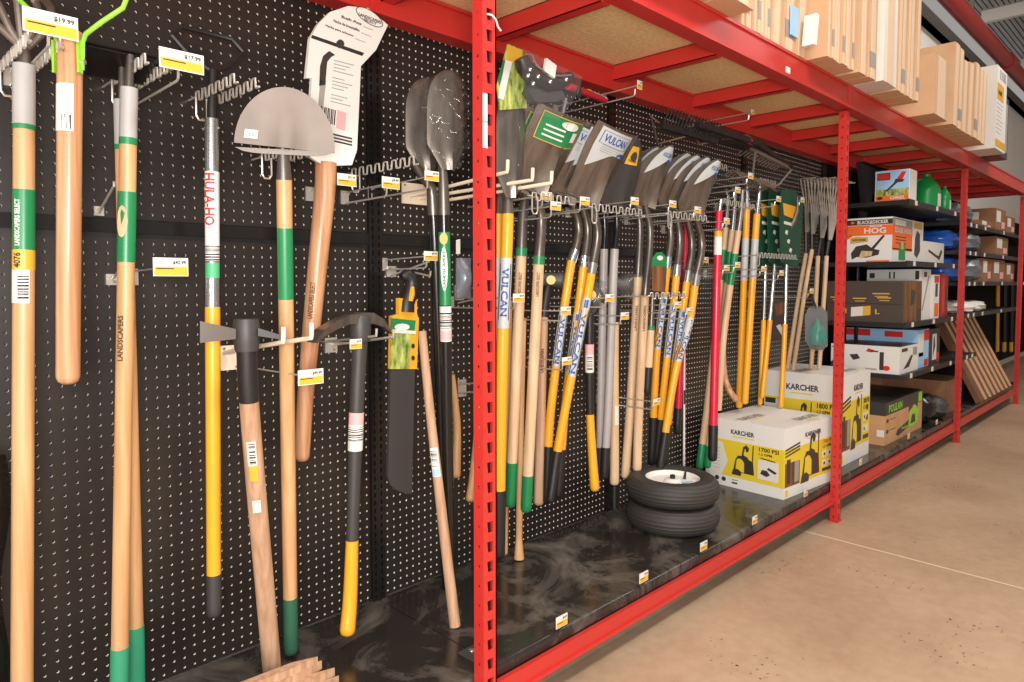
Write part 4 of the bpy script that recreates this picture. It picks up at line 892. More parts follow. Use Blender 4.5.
prongs('wire double prong hook carrying the curved-head mattock', (325, 338, 337, 352), ((326, 342, 376, 336, -.28), (333, 345, 393, 337, -.34)), .0035, .02, 'wire')
prongs('cream triple prong hook reaching past the near red post', (402, 182, 432, 206), ((410, 196, 507, 172, -.38), (420, 198, 532, 180, -.42), (430, 203, 551, 183, -.44)))
prongs('chrome double prong hook above the machete handle', (387, 266, 396, 277), ((390, 276, 428, 262, -.2), (394, 268, 430, 276, -.2)), .003, .015, 'wire')
prongs('chrome double prong hook right of black trenching handles', (455, 285, 463, 300), ((458, 290, 500, 284, -.2), (458, 303, 500, 294, -.2)), .003, .01, 'wire')
t = prongs('chrome double prong hook lower, right of the black handles', (458, 380, 466, 396), ((459, 384, 505, 382, -.2), (459, 393, 505, 390, -.2)), .003, .01, 'wire')
t = thing('bagged_part', at(464, 297, -.14), 'small dark bagged part hanging left of the near red post', 'package')
MB().grid(lambda u, v: at(457+14*u, 258+40*v, -.14)+V((0, -.03*math.sin(u*3.14)*math.sin(v*3.14), 0)), 8, 8, V((0, .006, 0))).build('bag', MATS['greybag'], t)
flat(t, [(456, 240), (460, 239), (460, 254), (456, 254)], 'paper', 'label', -.14)
# loose small hook
prongs('single bare peg hook right of the lime-yoked weed cutter', (94, 206, 104, 216), ((99, 212, 114, 186, -.12),), .003, .01, 'wire')
prongs('single bare peg hook with white block beside crossing hoes', (106, 274, 119, 285), ((112, 279, 122, 268, -.1),), .003, .01, 'wire')
# ------------------------------------------------------------ deck lip tags
for k, (x, y) in enumerate(((562, 621), (644, 577), (704, 546), (755, 520), (806, 493), (861, 462), (909, 436), (937, 422))):
    c = at(x, y, -.5475); t = thing('deck_price_tag', c-V((0, 0, .02)), 'price tag on the deck front lip, number %s counted from the near post' % ('one', 'two', 'three', 'four', 'five', 'six', 'seven', 'eight')[k], 'price tag', 'price tags on the deck lip')
    price_tag(t, c, .042 if k > 2 else .05, .034)
# ------------------------------------------------------------ wooden stakes bottom left
q = 0
for k, (x0, y0, x1, y1) in enumerate(((240, 690, 317, 660), (262, 692, 321, 664), (282, 694, 334, 671), (296, 702, 338, 679))):
    a, b = onfloor(x0, y0, DZ+.02+.034*(3-k)/2), onfloor(x1, y1, DZ+.02+.034*(3-k)/2)
    d = (b-a).normalized(); s = d.cross(V((0, 0, 1))).normalized()*.013; u = V((0, 0, .011)); a = a-d*.25; m_ = b-d*.06
    o = MB().hexa([a-s-u, a+s-u, m_+s-u, m_-s-u, a-s+u, a+s+u, m_+s+u, m_-s+u]); z = b+s*.3
    o.add([m_-s-u, m_+s-u, m_+s+u, m_-s+u, z-u, z+u], [(0, 1, 4), (1, 2, 5, 4), (2, 3, 5), (3, 0, 4, 5)])
    single(o, 'wooden_stake', MATS['raw'], 'pointed wooden stake on the deck, %s of the pile from the back' % ('first', 'second', 'third', 'fourth')[k], 'stake', 'wooden stakes piled on the deck', False)
# black bag at the left edge
t = thing('black_bag', onfloor(-6, 700, DZ), 'black plastic bagged item at the very left edge of the wall', 'bag')
MB().grid(lambda u, v: at(-30+(30+6+5*math.sin(v*9))*u, 455+250*v, -.16-.05*math.sin(u*3.1)*(1+.3*math.sin(v*14))), 8, 18, V((0, .01, 0))).build('bag', MATS['black_gloss'], t)
# ------------------------------------------------------------ wheels
def wheel(c, lab, top):
    t = thing('wheelbarrow_wheel', c, lab, 'wheel', 'stacked wheelbarrow wheels')
    R0, h = .192, .104; prof = [(.112, .012), (.12, .004), (.145, 0), (.167, .006)]
    for k in range(17):
        a = -1.15+2.3*k/16; rr = .150+.045*math.cos(a)-(.0028 if k % 2 else 0); prof.append((rr, h/2+.048*math.sin(a)/.95))
    prof += [(.167, h-.006), (.145, h), (.12, h-.006), (.112, h-.012)]
    MB().lathe(c, prof+[prof[0]], 48, cap=False).build('tyre', MATS['rubber'], t)
    rim = MB().lathe(c, [(.113, .008), (.113, h-.012), (.106, h-.016), (.1, h-.03), (.04, h-.034), (.03, h-.02), (.024, h-.018)], 40).build('rim', MATS['white'], t)
    MB().lathe(c, [(.011, .01), (.011, h-.004), (.006, h-.003)], 16).build('axle_hole', MATS['black'], t)
    v0 = c+V((.066, -.018, h-.03)); MB().tube([v0, v0+V((.012, .004, .022)), v0+V((.016, .006, .03))], [.006, .005, .004], 8).build('valve_stem', MATS['black'], t)
    if top:
        for k, (u, v, w_, hh, mt) in enumerate(((-.07, .0, .05, .02, 'blue'), (-.062, -.022, .05, .014, 'print_grey'), (.0, .02, .03, .014, 'darkprint'), (.005, -.045, .05, .016, 'skyblue'))):
            o = c+V((u, v, h-.0315)); MB().obox(o, V((w_, -w_*.5, 0)), V((hh*.5, hh, 0)), V((0, 0, .0012))).build('rim_sticker', MATS[mt], rim, False)
    return t
wc = onfloor(672, 524, DZ)+V((0, 0, .001))
wheel(wc, 'lower black wheelbarrow wheel lying flat on the deck', False)
wheel(wc+V((.01, .006, .1045)), 'upper wheelbarrow wheel with white rim, stacked on another wheel', True)

# white cable tie on the near post
t = thing('cable_tie', at(488, 18, FY-.003), 'thin white cable tie hanging from the near red post top', 'cable tie')
MB().tube([at(487, 14, FY-.003), at(492, 15, FY-.012), at(496, 20, FY-.014), at(498, 27, FY-.008), at(501, 31, FY-.012)], .0022, 6).build('strap', MATS['white'], t)
# ------------------------------------------------------------ cartons
class Carton:
    def __init__(s, name, label, o, L, D, H, mat, yaw=0, cat='box', group=None, flaps=True):
        s.o = V(o); s.L, s.D, s.H = L, D, H
        s.ex = V((math.cos(yaw), math.sin(yaw), 0)); s.ey = V((-math.sin(yaw), math.cos(yaw), 0)); s.ez = V((0, 0, 1))
        s.t = thing(name, s.o+s.ex*(L/2)+s.ey*(D/2), label, cat, group)
        s.body = MB().obox(s.o, s.ex*L, s.ey*D, s.ez*(H-.003 if flaps else H)).build('body', MATS[mat], s.t, False)
        if flaps:
            for k in (0, 1): MB().obox(s.o+s.ey*(D/2+.0015)*k+s.ez*(H-.003), s.ex*L, s.ey*(D/2-.0015), s.ez*.003).build('top_flap', MATS[mat], s.t, False)
    def fr(s, face):
        if face == 'F': return s.o, s.ex*s.L, s.ez*s.H, -s.ey
        if face == 'L': return s.o+s.ey*s.D, -s.ey*s.D, s.ez*s.H, -s.ex
        if face == 'T': return s.o+s.ez*s.H, s.ex*s.L, s.ey*s.D, s.ez
    def poly(s, face, pts, mat, name='print_panel', lift=.001):
        o, u, v, n = s.fr(face)
        return MB().prism([o+u*a+v*b for a, b in pts], n*lift).build(name, MATS[mat], s.t, False)
    def rect(s, face, a0, b0, a1, b1, mat, name='print_panel', lift=.001): return s.poly(face, [(a0, b0), (a1, b0), (a1, b1), (a0, b1)], mat, name, lift)
    def text(s, face, body, a0, b0, a1, b1, mat, lift=.002):
        o, u, v, n = s.fr(face)
        return lettering(body, lambda x, y: o+u*(a0+(a1-a0)*x)+v*(b0+(b1-b0)*y)+n*lift, MATS[mat], s.t)
def pump(c, face, a0, b0, a1, b1):      # printed picture of an upright pressure washer
    def P(q, m, l=.0016): c.poly(face, [(a0+(a1-a0)*x, b0+(b1-b0)*y) for x, y in q], m, 'print_picture', l)
    P([(.1, .1), (.95, .1), (.9, .5), (.72, .55), (.66, .62), (.3, .62), (.2, .5)], 'darkprint')
    P([(.2, .12), (.55, .12), (.55, .42), (.42, .55), (.25, .5)], 'washer_yellow', .002)
    P([(.34, .6), (.44, .6), (.5, .9), (.62, .98), (.74, .9), (.7, .78), (.62, .78), (.6, .88), (.56, .84), (.52, .66), (.7, .6), (.7, .52), (.4, .52)], 'darkprint', .0022)
    P([(.86, .5), (.9, .5), (.92, 1), (.88, 1)], 'darkprint', .002)
    P([(.05, .0), (.42, .0), (.45, .12), (.3, .2), (.1, .16)], 'darkprint', .0022)
def washer_box(c, psi, big=False):
    W_ = 'KARCHER'
    c.rect('L', 0, .16, 1, .70, 'washer_yellow'); c.rect('F', 0, .16, 1, .70, 'washer_yellow')
    c.text('L', W_, .34 if not big else .30, .80, .64 if not big else .72, .87, 'print'); c.rect('L', .36, .76, .64, .775, 'washer_yellow', 'print_line')
    c.text('F', W_, .40, .80, .72, .87, 'print'); c.rect('F', .44, .765, .7, .78, 'washer_yellow', 'print_line')
    c.poly('L', [(0, .16), (.22, .16), (.30, .38), (.22, .66), (0, .66)], 'paper', 'print_panel', .0014)
    c.rect('L', .02, .62, .16, .68, 'darkprint', 'print_band', .002)
    for k in range(7): c.rect('L', .1, .25+.05*k, .2, .256+.05*k, 'print_grey', 'text_line', .002)
    for k in range(3): c.rect('L', .01, .22+.1*k, .06, .27+.1*k, 'darkprint', 'print_picture', .002)
    pump(c, 'L', .34, .2, .66, .68)
    c.text('L', psi, .70, .62, .94, .68, 'print'); c.text('L', '1.2 GPM', .70, .565, .86, .60, 'print')
    c.rect('L', .69, .22, .94, .5, 'paper', 'print_panel', .0014)
    for q in (((.72, .3), (.8, .27), (.84, .31), (.8, .36), (.74, .36)), ((.8, .38), (.9, .33), (.92, .36), (.82, .41)), ((.72, .52), (.9, .5), (.9, .515), (.72, .535))): c.poly('L', q, 'darkprint', 'print_picture', .002)
    for a in (.16, .25): c.poly('L', [(a+.03*math.cos(k*.785), .10+.035*math.sin(k*.785)) for k in range(8)], 'darkprint', 'print_picture', .0014)
    c.rect('L', .36, .11, .44, .125, 'print_grey', 'text_line'); c.rect('L', .36, .06, .43, .085, 'darkprint', 'text_line')
    for k in range(3): c.poly('F', [(.02, .70-.045*k), (.3, .76-.045*k), (.3, .735-.045*k), (.02, .675-.045*k)], 'darkprint', 'print_band', .0014)
    c.rect('F', .02, .16, .3, .5, 'woodprint', 'print_picture', .0012); c.rect('F', .05, .2, .12, .55, 'darkprint', 'print_picture', .0016); c.rect('F', .2, .2, .28, .5, 'print_grey', 'print_picture', .0016)
    pump(c, 'F', .3, .14, .72, .86 if not big else .74)
    c.text('F', psi, .76, .62, .97, .68, 'redprint' if not big else 'print'); c.text('F', '1.2 GPM', .76, .555, .94, .60, 'print')
    for k in range(2):
        for e in range(2): c.rect('F', .76+.11*e, .28+.14*k, .84+.11*e, .37+.14*k, 'paper', 'print_panel', .0014); c.rect('F', .785+.11*e, .3+.14*k, .82+.11*e, .34+.14*k, 'darkprint', 'print_picture', .002)
    c.rect('F', .76, .2, .97, .25, 'brownbox', 'print_band', .0014); c.rect('F', .03, .03, .08, .12, 'washer_yellow', 'sticker')
    for a, b in ((.08, .55), (.5, .12)): c.text('T', W_, a, b, a+.42, b+.12, 'print_grey'); c.rect('T', a+.05, b-.06, a+.3, b-.035, 'washer_yellow', 'print_line')
c = Carton('pressure_washer_box', 'white and yellow pressure washer carton beside the wheels, 1700 PSI', (3.165, -.488, DZ), .5, .42, .333, 'white', -.08, group='pressure washer cartons')
washer_box(c, '1700 PSI')
c = Carton('pressure_washer_box', 'taller white and yellow pressure washer carton behind the far red post, 1800 PSI', (3.95, -.465, DZ), .45, .44, .50, 'white', group='pressure washer cartons')
washer_box(c, '1800 PSI', True)
for k in range(3): c.poly('F', [(.9+.035*math.cos(q*.785), .32+.12*k+.03*math.sin(q*.785)) for q in range(8)], 'darkprint' if k else 'paper', 'print_picture', .0024)
# chainsaw carton
c = Carton('chainsaw_box', 'kraft chainsaw carton with black top band and green lettering on the deck', (4.66, -.475, DZ), .80, .33, .265, 'kraft')
for f_ in ('F', 'L'): c.rect(f_, 0, .70, 1, 1, 'darkprint', 'top_band')
c.rect('T', 0, 0, 1, 1, 'darkprint', 'top_band'); c.rect('T', .1, .55, .5, .95, 'green_dark', 'print_picture', .002)
c.text('F', 'POULAN', .08, .74, .42, .93, 'lime')
for k in range(2): c.poly('F', [(.06+.03*math.cos(q*.785), .56-.25*k+.05*math.sin(q*.785)) for q in range(8)], 'darkprint', 'print_picture'); c.rect('F', .12, .56-.25*k, .26, .575-.25*k, 'darkprint', 'text_line')
c.poly('F', [(.28, .14), (.34, .08), (.62, .2), (.62, .36), (.32, .24)], 'darkprint', 'print_picture'); c.text('F', 'Poulan', .42, .19, .58, .27, 'lime')
c.poly('F', [(.6, .2), (.72, .14), (.86, .2), (.9, .5), (.8, .66), (.66, .56)], 'lime', 'print_picture', .0014); c.poly('F', [(.6, .55), (.66, .98), (.82, .98), (.86, .6), (.76, .72)], 'darkprint', 'print_picture', .0018); c.rect('F', .88, .72, .98, .96, 'lime', 'print_panel', .0018)
c.poly('F', [(.66, .24), (.8, .24), (.78, .46), (.7, .46)], 'darkprint', 'print_picture', .0018)
c.rect('L', .86, .2, .99, .36, 'paper', 'label', .001)
# ------------------------------------------------------------ shelf gondola beyond the far post
SZ = (.615, .942, 1.33, 1.712)
def shelving(x0, x1, zs, lab, back=True):
    t = thing('shelf_gondola', ((x0+x1)/2, -.25, 0), lab, 'shelving', 'black shelf sections')
    MB().box((x0, -.012, DZ), (x1, .0, 2.0)).build('back_panel', MATS['matte_black'], t, False)
    for z in zs:
        sh = MB().box((x0+.005, -.525, z-.028), (x1-.005, -.014, z)).box((x0+.005, -.535, z-.03), (x1-.005, -.525, z+.004)).build('shelf', MATS['black'], t, False)
        for k in range(3):
            xx = x0+.15+k*(x1-x0-.3)/2; MB().box((xx-.02, -.538, z-.027), (xx+.02, -.535, z+.002)).build('price_tag', MATS['paper'], sh, False)
    for x in (x0, x1-.02): MB().box((x, -.03, DZ), (x+.02, -.013, 2.0)).build('slotted_upright', MATS['black_gloss'], t, False)
    return t
shelving(4.80, 6.08, SZ, 'black metal shelf section holding boxed power tools right of the far post')
shelving(6.10, 6.76, (.62, .95, 1.2, 1.44, 1.66), 'narrow black metal shelf section with bags just beyond the third post')
shelving(6.78, 8.6, (.95, 1.2, 1.44, 1.66), 'wide black metal shelf section with bags and labelled brown cartons')
shelving(8.62, 10.4, (1.2, 1.44, 1.66), 'farthest black metal shelf section in view above the far hanging handles')
shelving(10.42, 14.0, (), 'bare dark back panels at the far end of the aisle')
MB().box((6.05, DF, DZ-.034), (8.6, -.02, DZ)).build('deck_panel', MATS['deck'], g, False)
e = .0005
# level 1
z = SZ[0]+e
c = Carton('battery_tool_box', 'white battery tool carton with small tool pictures above the chainsaw carton', (4.83, -.50, z), .40, .42, .175, 'white')
c.rect('T', 0, 0, 1, 1, 'darkprint', 'top_print')
for q in (((.72, .12), (.78, .12), (.78, .78), (.72, .78)), ((.28, .62), (.34, .42), (.44, .5), (.4, .66)), ((.0, .3), (.12, .5), (.16, .46), (.14, .1), (0, .1))): c.poly('L', q, 'darkprint', 'print_picture')
c.poly('L', [(.82+.05*math.cos(k*.785), .2+.1*math.sin(k*.785)) for k in range(8)], 'redprint', 'print_picture'); c.poly('L', [(.52, .78), (.6, .74), (.66, .82), (.56, .9)], 'redprint', 'print_picture'); c.rect('L', .6, .77, .7, .82, 'darkprint', 'print_picture'); c.rect('L', .02, .86, .12, .9, 'darkprint', 'text_line'); c.rect('L', .52, .1, .68, .16, 'print_grey', 'text_line')
c.poly('F', [(.2, .15), (.5, .2), (.7, .6), (.6, .62)], 'darkprint', 'print_picture'); c.rect('F', .1, .8, .4, .92, 'darkprint', 'text_line'); c.rect('F', .7, .6, .92, .9, 'print_grey', 'print_picture')
c = Carton('trimmer_box', 'light blue carton with red print behind the white battery tool carton', (5.25, -.49, z), .27, .46, .26, 'skyblue')
c.rect('L', .0, .8, .35, .98, 'redprint'); c.rect('F', .1, .05, .55, .4, 'skyblue'); c.rect('F', .55, .7, 1, .98, 'redprint'); c.rect('F', .6, .02, .95, .2, 'redprint'); c.rect('F', .05, .3, .5, .9, 'white'); c.rect('L', .55, .8, .8, .95, 'redprint')
c = Carton('blower_box', 'dark and white carton with red print next to the third post', (5.55, -.48, z), .30, .40, .25, 'charcoal')
c.rect('F', .35, .1, .7, .85, 'white'); c.rect('F', .75, .02, .95, .3, 'redprint'); c.poly('F', [(.4, .2), (.6, .5), (.5, .8), (.42, .7)], 'darkprint', 'print_picture', .002)
# level 2
z = SZ[1]+e
c = Carton('cordless_kit_box', 'large dark brown carton with gold lettering and a price sticker', (4.83, -.505, z), .42, .46, .265, 'brownbox')
for a, b, d in ((.05, .58, .12), (.36, .56, .18), (.62, .68, .22), (.68, .58, .18)): 
    c.rect('L', a, b, a+d, b+.03, 'gold', 'text_line'); c.rect('L', a+.03, b-.06, a+d-.02, b-.04, 'gold', 'text_line')
c.rect('L', 0, .44, 1, .455, 'black', 'flap_seam'); c.text('L', 'N', .20, .2, .28, .32, 'gold'); c.text('L', 'L', .66, .2, .72, .32, 'gold')
c.poly('L', [(.34, .12), (.5, .15), (.5, .38), (.34, .35)], 'paper', 'price_sticker', .002); c.poly('L', [(.5, .15), (.6, .17), (.6, .40), (.5, .38)], 'yellow2', 'price_sticker', .002)
c.rect('F', .08, 0, 1, .99, 'woodprint', 'print_picture'); c.poly('F', [(.4, .4), (.6, .45), (.65, .75), (.45, .8)], 'darkprint', 'print_picture', .002); c.rect('F', .75, .08, .98, .3, 'darkprint', 'print_picture', .002)
c = Carton('saw_box', 'tall white carton with black print behind the dark brown carton', (5.28, -.49, z), .24, .34, .345, 'white')
c.rect('L', .05, .83, .15, .93, 'darkprint', 'print_picture'); c.rect('L', .42, .82, .45, .95, 'darkprint', 'text_line'); c.rect('L', .5, .82, .53, .95, 'darkprint', 'text_line'); c.rect('L', .9, .8, .97, .97, 'darkprint', 'text_line')
c.poly('F', [(.15, .2), (.25, .18), (.85, .85), (.75, .9)], 'print_grey', 'print_picture'); c.rect('F', .3, .85, .6, .95, 'darkprint', 'text_line')
c = Carton('hedge_trimmer_box', 'slim white and orange carton right of the tall white carton', (5.56, -.50, z), .15, .3, .31, 'white')
c.rect('F', .2, .05, .9, .35, 'orange'); c.rect('F', .3, .5, .7, .8, 'darkprint', 'print_picture'); c.rect('F', .1, .82, .9, .97, 'redprint')
c = Carton('string_trimmer_box', 'narrow deep red carton at the shelf end by the third post', (5.75, -.50, z), .2, .3, .32, 'red_dark')
c.rect('F', .2, .1, .5, .9, 'redprint'); c.rect('F', .6, .2, .8, .7, 'darkprint', 'print_picture')
# level 3
z = SZ[2]+e
c = Carton('lawn_edger_box', 'large orange and white lawn edger carton with dark top band', (4.84, -.435, z), .68, .30, .285, 'white')
c.rect('L', 0, .84, 1, .96, 'darkprint', 'top_band'); c.text('L', 'BLACK&DECKER', .3, .86, .92, .94, 'paper'); c.poly('L', [(.2+.035*math.cos(k*.785), .9+.03*math.sin(k*.785)) for k in range(8)], 'orange', 'print_picture', .002)
c.rect('L', 0, .60, 1, .83, 'orange'); c.poly('L', [(0, .47), (0, .61), (.22, .61), (.12, .53)], 'orange'); c.text('L', 'HOG', .44, .64, .88, .77, 'paper'); c.text('L', 'EDGE', .56, .785, .8, .825, 'paper')
c.poly('L', [(.16, .42), (.52, .46), (.52, .56), (.3, .58), (.16, .56)], 'gold', 'print_picture'); c.text('L', 'LAWN EDGER', .2, .48, .48, .53, 'print')
c.poly('L', [(.18, .2), (.28, .36), (.5, .4), (.62, .3), (.76, .26), (.74, .16), (.5, .1), (.3, .12), (.2, .06)], 'darkprint', 'print_picture'); c.poly('L', [(.58, .3), (.82, .6), (.86, .58), (.64, .28)], 'darkprint', 'print_picture', .002); c.poly('L', [(.34, .1), (.6, .14), (.62, .24), (.4, .26)], 'ash_pale', 'print_picture', .002)
c.rect('L', .5, .0, .95, .035, 'orange', 'print_band')
c.rect('F', 0, .28, .62, .8, 'orange'); c.rect('F', 0, .8, .62, .98, 'print_grey'); c.rect('F', .08, .83, .4, .95, 'paper', 'print_panel', .002); c.text('F', 'EDGE HOG', .06, .66, .58, .78, 'paper')
for k in range(3): c.rect('F', .1, .42+.07*k, .42, .44+.07*k, 'darkprint', 'text_line', .002)
c.rect('F', .2, .05, .4, .42, 'greenjug', 'print_picture', .002); c.rect('F', .26, .3, .34, .46, 'gold', 'print_picture', .0024)
c.poly('F', [(.7, .2), (.8, .12), (.9, .3), (.88, .7), (.78, .78), (.72, .6)], 'darkprint', 'print_picture'); c.rect('F', .66, .82, .95, .98, 'gold', 'print_panel'); c.poly('F', [(.0, .26), (.62, .26), (.62, .32), (0, .3)], 'orange', 'print_band')
c = Carton('cultivator_box', 'low pale grey carton with tool picture beside the orange carton', (5.56, -.44, z), .5, .3, .16, 'paper')
c.poly('F', [(.15, .55), (.6, .3), (.75, .2), (.9, .6), (.82, .7), (.72, .4), (.6, .42), (.18, .65)], 'darkprint', 'print_picture')
# level 4
z = SZ[3]+e
c = Carton('leaf_blower_box', 'small upright carton with garden picture and orange band on top shelf', (4.86, -.52, z), .15, .20, .195, 'white')
c.rect('L', .02, .18, .98, .98, 'skyblue', 'print_picture'); c.rect('L', .02, .18, .98, .4, 'grass', 'print_picture', .0014); c.rect('L', .06, .7, .44, .93, 'darkprint', 'print_panel', .002); c.rect('L', .09, .73, .41, .9, 'redprint', 'print_panel', .0026)
c.poly('L', [(.3, .34), (.62, .66), (.68, .62), (.36, .32)], 'darkprint', 'print_picture', .002); c.poly('L', [(.58, .6), (.78, .66), (.9, .92), (.78, .94), (.66, .76)], 'redprint', 'print_picture', .0026); c.poly('L', [(.55, .6), (.8, .6), (.86, .68), (.6, .72)], 'darkprint', 'print_picture', .003)
c.rect('L', .02, .03, .98, .19, 'orange', 'print_band', .002); c.text('L', 'OREL', .45, .06, .9, .16, 'paper', .003); c.poly('L', [(.15+.09*math.cos(k*.785), .12+.06*math.sin(k*.785)) for k in range(8)], 'darkprint', 'print_picture', .003)
def jug(c, r, h, lab, lbl=True):
    t = thing('green_jug', c, lab, 'jug', 'green jugs on the top shelf')
    MB().lathe(c, [(r*.9, 0), (r, h*.03), (r, h*.52), (r*.93, h*.62), (r*.7, h*.76), (r*.38, h*.88), (r*.22, h*.92)], 24).build('body', MATS['greenjug'], t)
    MB().lathe(c+V((0, 0, h*.92)), [(r*.26, 0), (r*.26, h*.07), (r*.2, h*.08)], 14).build('cap', MATS['greenjug'], t)
    a = V((-.55, -.83, 0)).normalized(); s = V((.83, -.55, 0))
    MB().grid(lambda u, v: c+V((0, 0, h*(.1+.34*v)))+(a*math.cos(.15+.95*u)+s*math.sin(.15+.95*u))*(r*1.01), 6, 1).build('label', MATS['paper'], t)
    hp = [c+s*(-r*.95)+V((0, 0, h*.5)), c+s*(-r*1.05)+V((0, 0, h*.65)), c+s*(-r*.75)+V((0, 0, h*.82)), c+s*(-r*.3)+V((0, 0, h*.86))]
    MB().tube(hp, r*.1, 8).build('handle', MATS['greenjug'], t)
jug(V((5.70, -.40, z)), .092, .265, 'large green plastic jug on the top shelf'); jug(V((5.90, -.47, z)), .042, .19, 'small green bottle right of the large green jug'); jug(V((5.35, -.36, z)), .045, .2, 'small green bottle between picture carton and large jug')
def bag(name, c, sx, sy, sz, mat, lab, seed=0, cat='bag', group='plastic bags on the far shelves'):
    rn = random.Random(seed); o = MB(); ph = [rn.uniform(0, 6) for _ in range(6)]
    def fn(u, v):
        a = u*6.2832; b = (v-.5)*3.1416; k = 1+.10*math.sin(3*a+ph[0])*math.cos(b)+.07*math.sin(5*a+4*b+ph[1])+.05*math.sin(9*b+2*a+ph[2])
        return V((c.x+sx/2*math.cos(a)*max(0, math.cos(b))**.6*k, c.y+sy/2*math.sin(a)*max(0, math.cos(b))**.6*k, max(c.z+.001, c.z+sz/2+sz/2*math.sin(b)*k)))
    o.grid(fn, 22, 12)
    return single(o, name, MATS[mat], lab, cat, group)
bag('tarp_bundle', V((6.02, -.25, z)), .25, .4, .2, 'bluebag', 'blue plastic bundle on the top shelf behind the third post', 1)
def roll(a, b, r, mat, lab, name='tarp_roll', grp=None):
    t = thing(name, V(a)-V((0, 0, r)), lab, 'roll', grp); MB().tube([a, b], r, 14).build('roll', MATS[mat], t); MB().tube([V(b)-(V(b)-V(a))*.02, V(b)+(V(b)-V(a))*.004], r*.4, 10).build('core', MATS['card_edge'], t); return t
roll((5.3, -.12, SZ[2]+.05), (6.06, -.12, SZ[2]+.05), .048, 'bluebag', 'blue tarp roll lying behind the pale grey carton')
roll((5.5, -.09, SZ[2]+.2), (6.06, -.09, SZ[2]+.2), .06, 'bluebag', 'upper blue tarp roll lying against the shelf back')
# deck right of the chainsaw carton
bag('soil_bag', V((5.66, -.36, DZ)), .34, .3, .2, 'black_gloss', 'black glossy bag slumped right of the chainsaw carton', 3); bag('soil_bag', V((5.93, -.4, DZ)), .26, .26, .16, 'charcoal', 'smaller charcoal bag at the foot of the third post', 4)
c = Carton('plain_carton', 'plain brown carton at the back of the deck behind the black bags', (5.5, -.2, DZ), .5, .16, .36, 'card_dimmed'); c = Carton('plain_carton', 'open-topped brown carton on the deck right of the third post', (6.15, -.47, DZ), .42, .4, .25, 'card_dimmed'); c.rect('F', .6, .4, .75, .55, 'darkprint', 'hand_hole')
# second section goods
GB = 'plastic bags on the far shelves'
for k, (x, y, zz, sx, sy, sz, mt, lab) in enumerate(((6.45, -.38, 1.66, .55, .3, .16, 'greybag', 'clear grey bag on the uppermost far shelf'), (6.3, -.3, 1.44, .4, .4, .17, 'bluebag', 'blue bag on the far shelf right of the third post'), (6.7, -.4, 1.44, .5, .3, .16, 'greybag', 'grey bag beside the blue bag on the far shelf'),
        (6.3, -.35, 1.2, .36, .3, .2, 'bluebag', 'blue bag on the far middle shelf by the third post'), (6.72, -.42, 1.2, .5, .26, .2, 'greybag', 'wrinkled grey bag left of the far brown carton'), (6.5, -.4, .95, .6, .3, .1, 'white', 'white wrapped bundle on the lower far shelf'), (7.0, -.42, .95, .5, .25, .09, 'paper', 'pale wrapped bundle at the right of the lower far shelf'))):
    bag('plastic_bag', V((x, y, zz+.001)), sx, sy, sz, mt, lab, 10+k)
G = 'brown cartons on the far shelves'
for k, (x, zz, L, H, lab) in enumerate(((6.9, 1.66, .4, .06, 'flat brown carton on the uppermost far shelf'), (7.45, 1.66, .45, .2, 'labelled brown carton highest on the far right'), (7.95, 1.66, .4, .16, 'brown carton at the picture edge, highest row'), (7.5, 1.44, .55, .17, 'labelled brown carton in the second row at far right'), (7.0, 1.2, .36, .2, 'brown carton with white label beside the wrinkled grey bag'), (7.42, 1.2, .5, .2, 'labelled brown carton at the right end of the middle row'), (8.0, 1.2, .4, .18, 'brown carton at the picture edge in the middle row'))):
    c = Carton('brown_carton', lab, (x, -.51, zz+.001), L, .42, H, 'card_dimmed', group=G)
    c.rect('F', .1, .4, .5, .9, 'paper', 'label', .0015); c.rect('F', .6, .15, .9, .45, 'pinkish', 'label', .0015); c.rect('L', .3, .4, .7, .85, 'paper', 'label', .0015)
# leaning flattened cartons
for k in range(7):
    x = 6.8+k*.175; a = V((x, -.535, DZ+.003)); u = V((.06, .36, .70)); 
    t = thing('leaning_cardboard', a, 'long flattened carton leaning against the far shelves, %s from the left' % ('first', 'second', 'third', 'fourth', 'fifth', 'sixth', 'seventh')[k], 'cardboard', 'leaning flattened cartons')
    MB().obox(a, V((.15, 0, 0)), u, V((0, -.035, .02))).build('panel', MATS['card_brown_dimmed'], t, False)
    MB().obox(a+V((.15, 0, 0)), V((.012, 0, 0)), u, V((0, -.05, .03))).build('fold', MATS['card'], t, False)
# tools far behind
for k, (px, mt) in enumerate(((998, 'yellow'), (1005, 'black'), (1012, 'black'))):
    p = [(px, 268, -.036), (px-1, 352, -.036)]
    t = tool('far_tool_handle', p, ('yellow tool handle hanging far back between third and fourth post', 'left black handle with yellow tip hanging far back by fourth post', 'right black handle with yellow tip hanging far back by fourth post')[k], 'tool handle')
    stick(t, p, [('handle', 268, 343, mt, .022, .022), ('tip', 342, 352, 'yellow2', .024, .024, 1)])
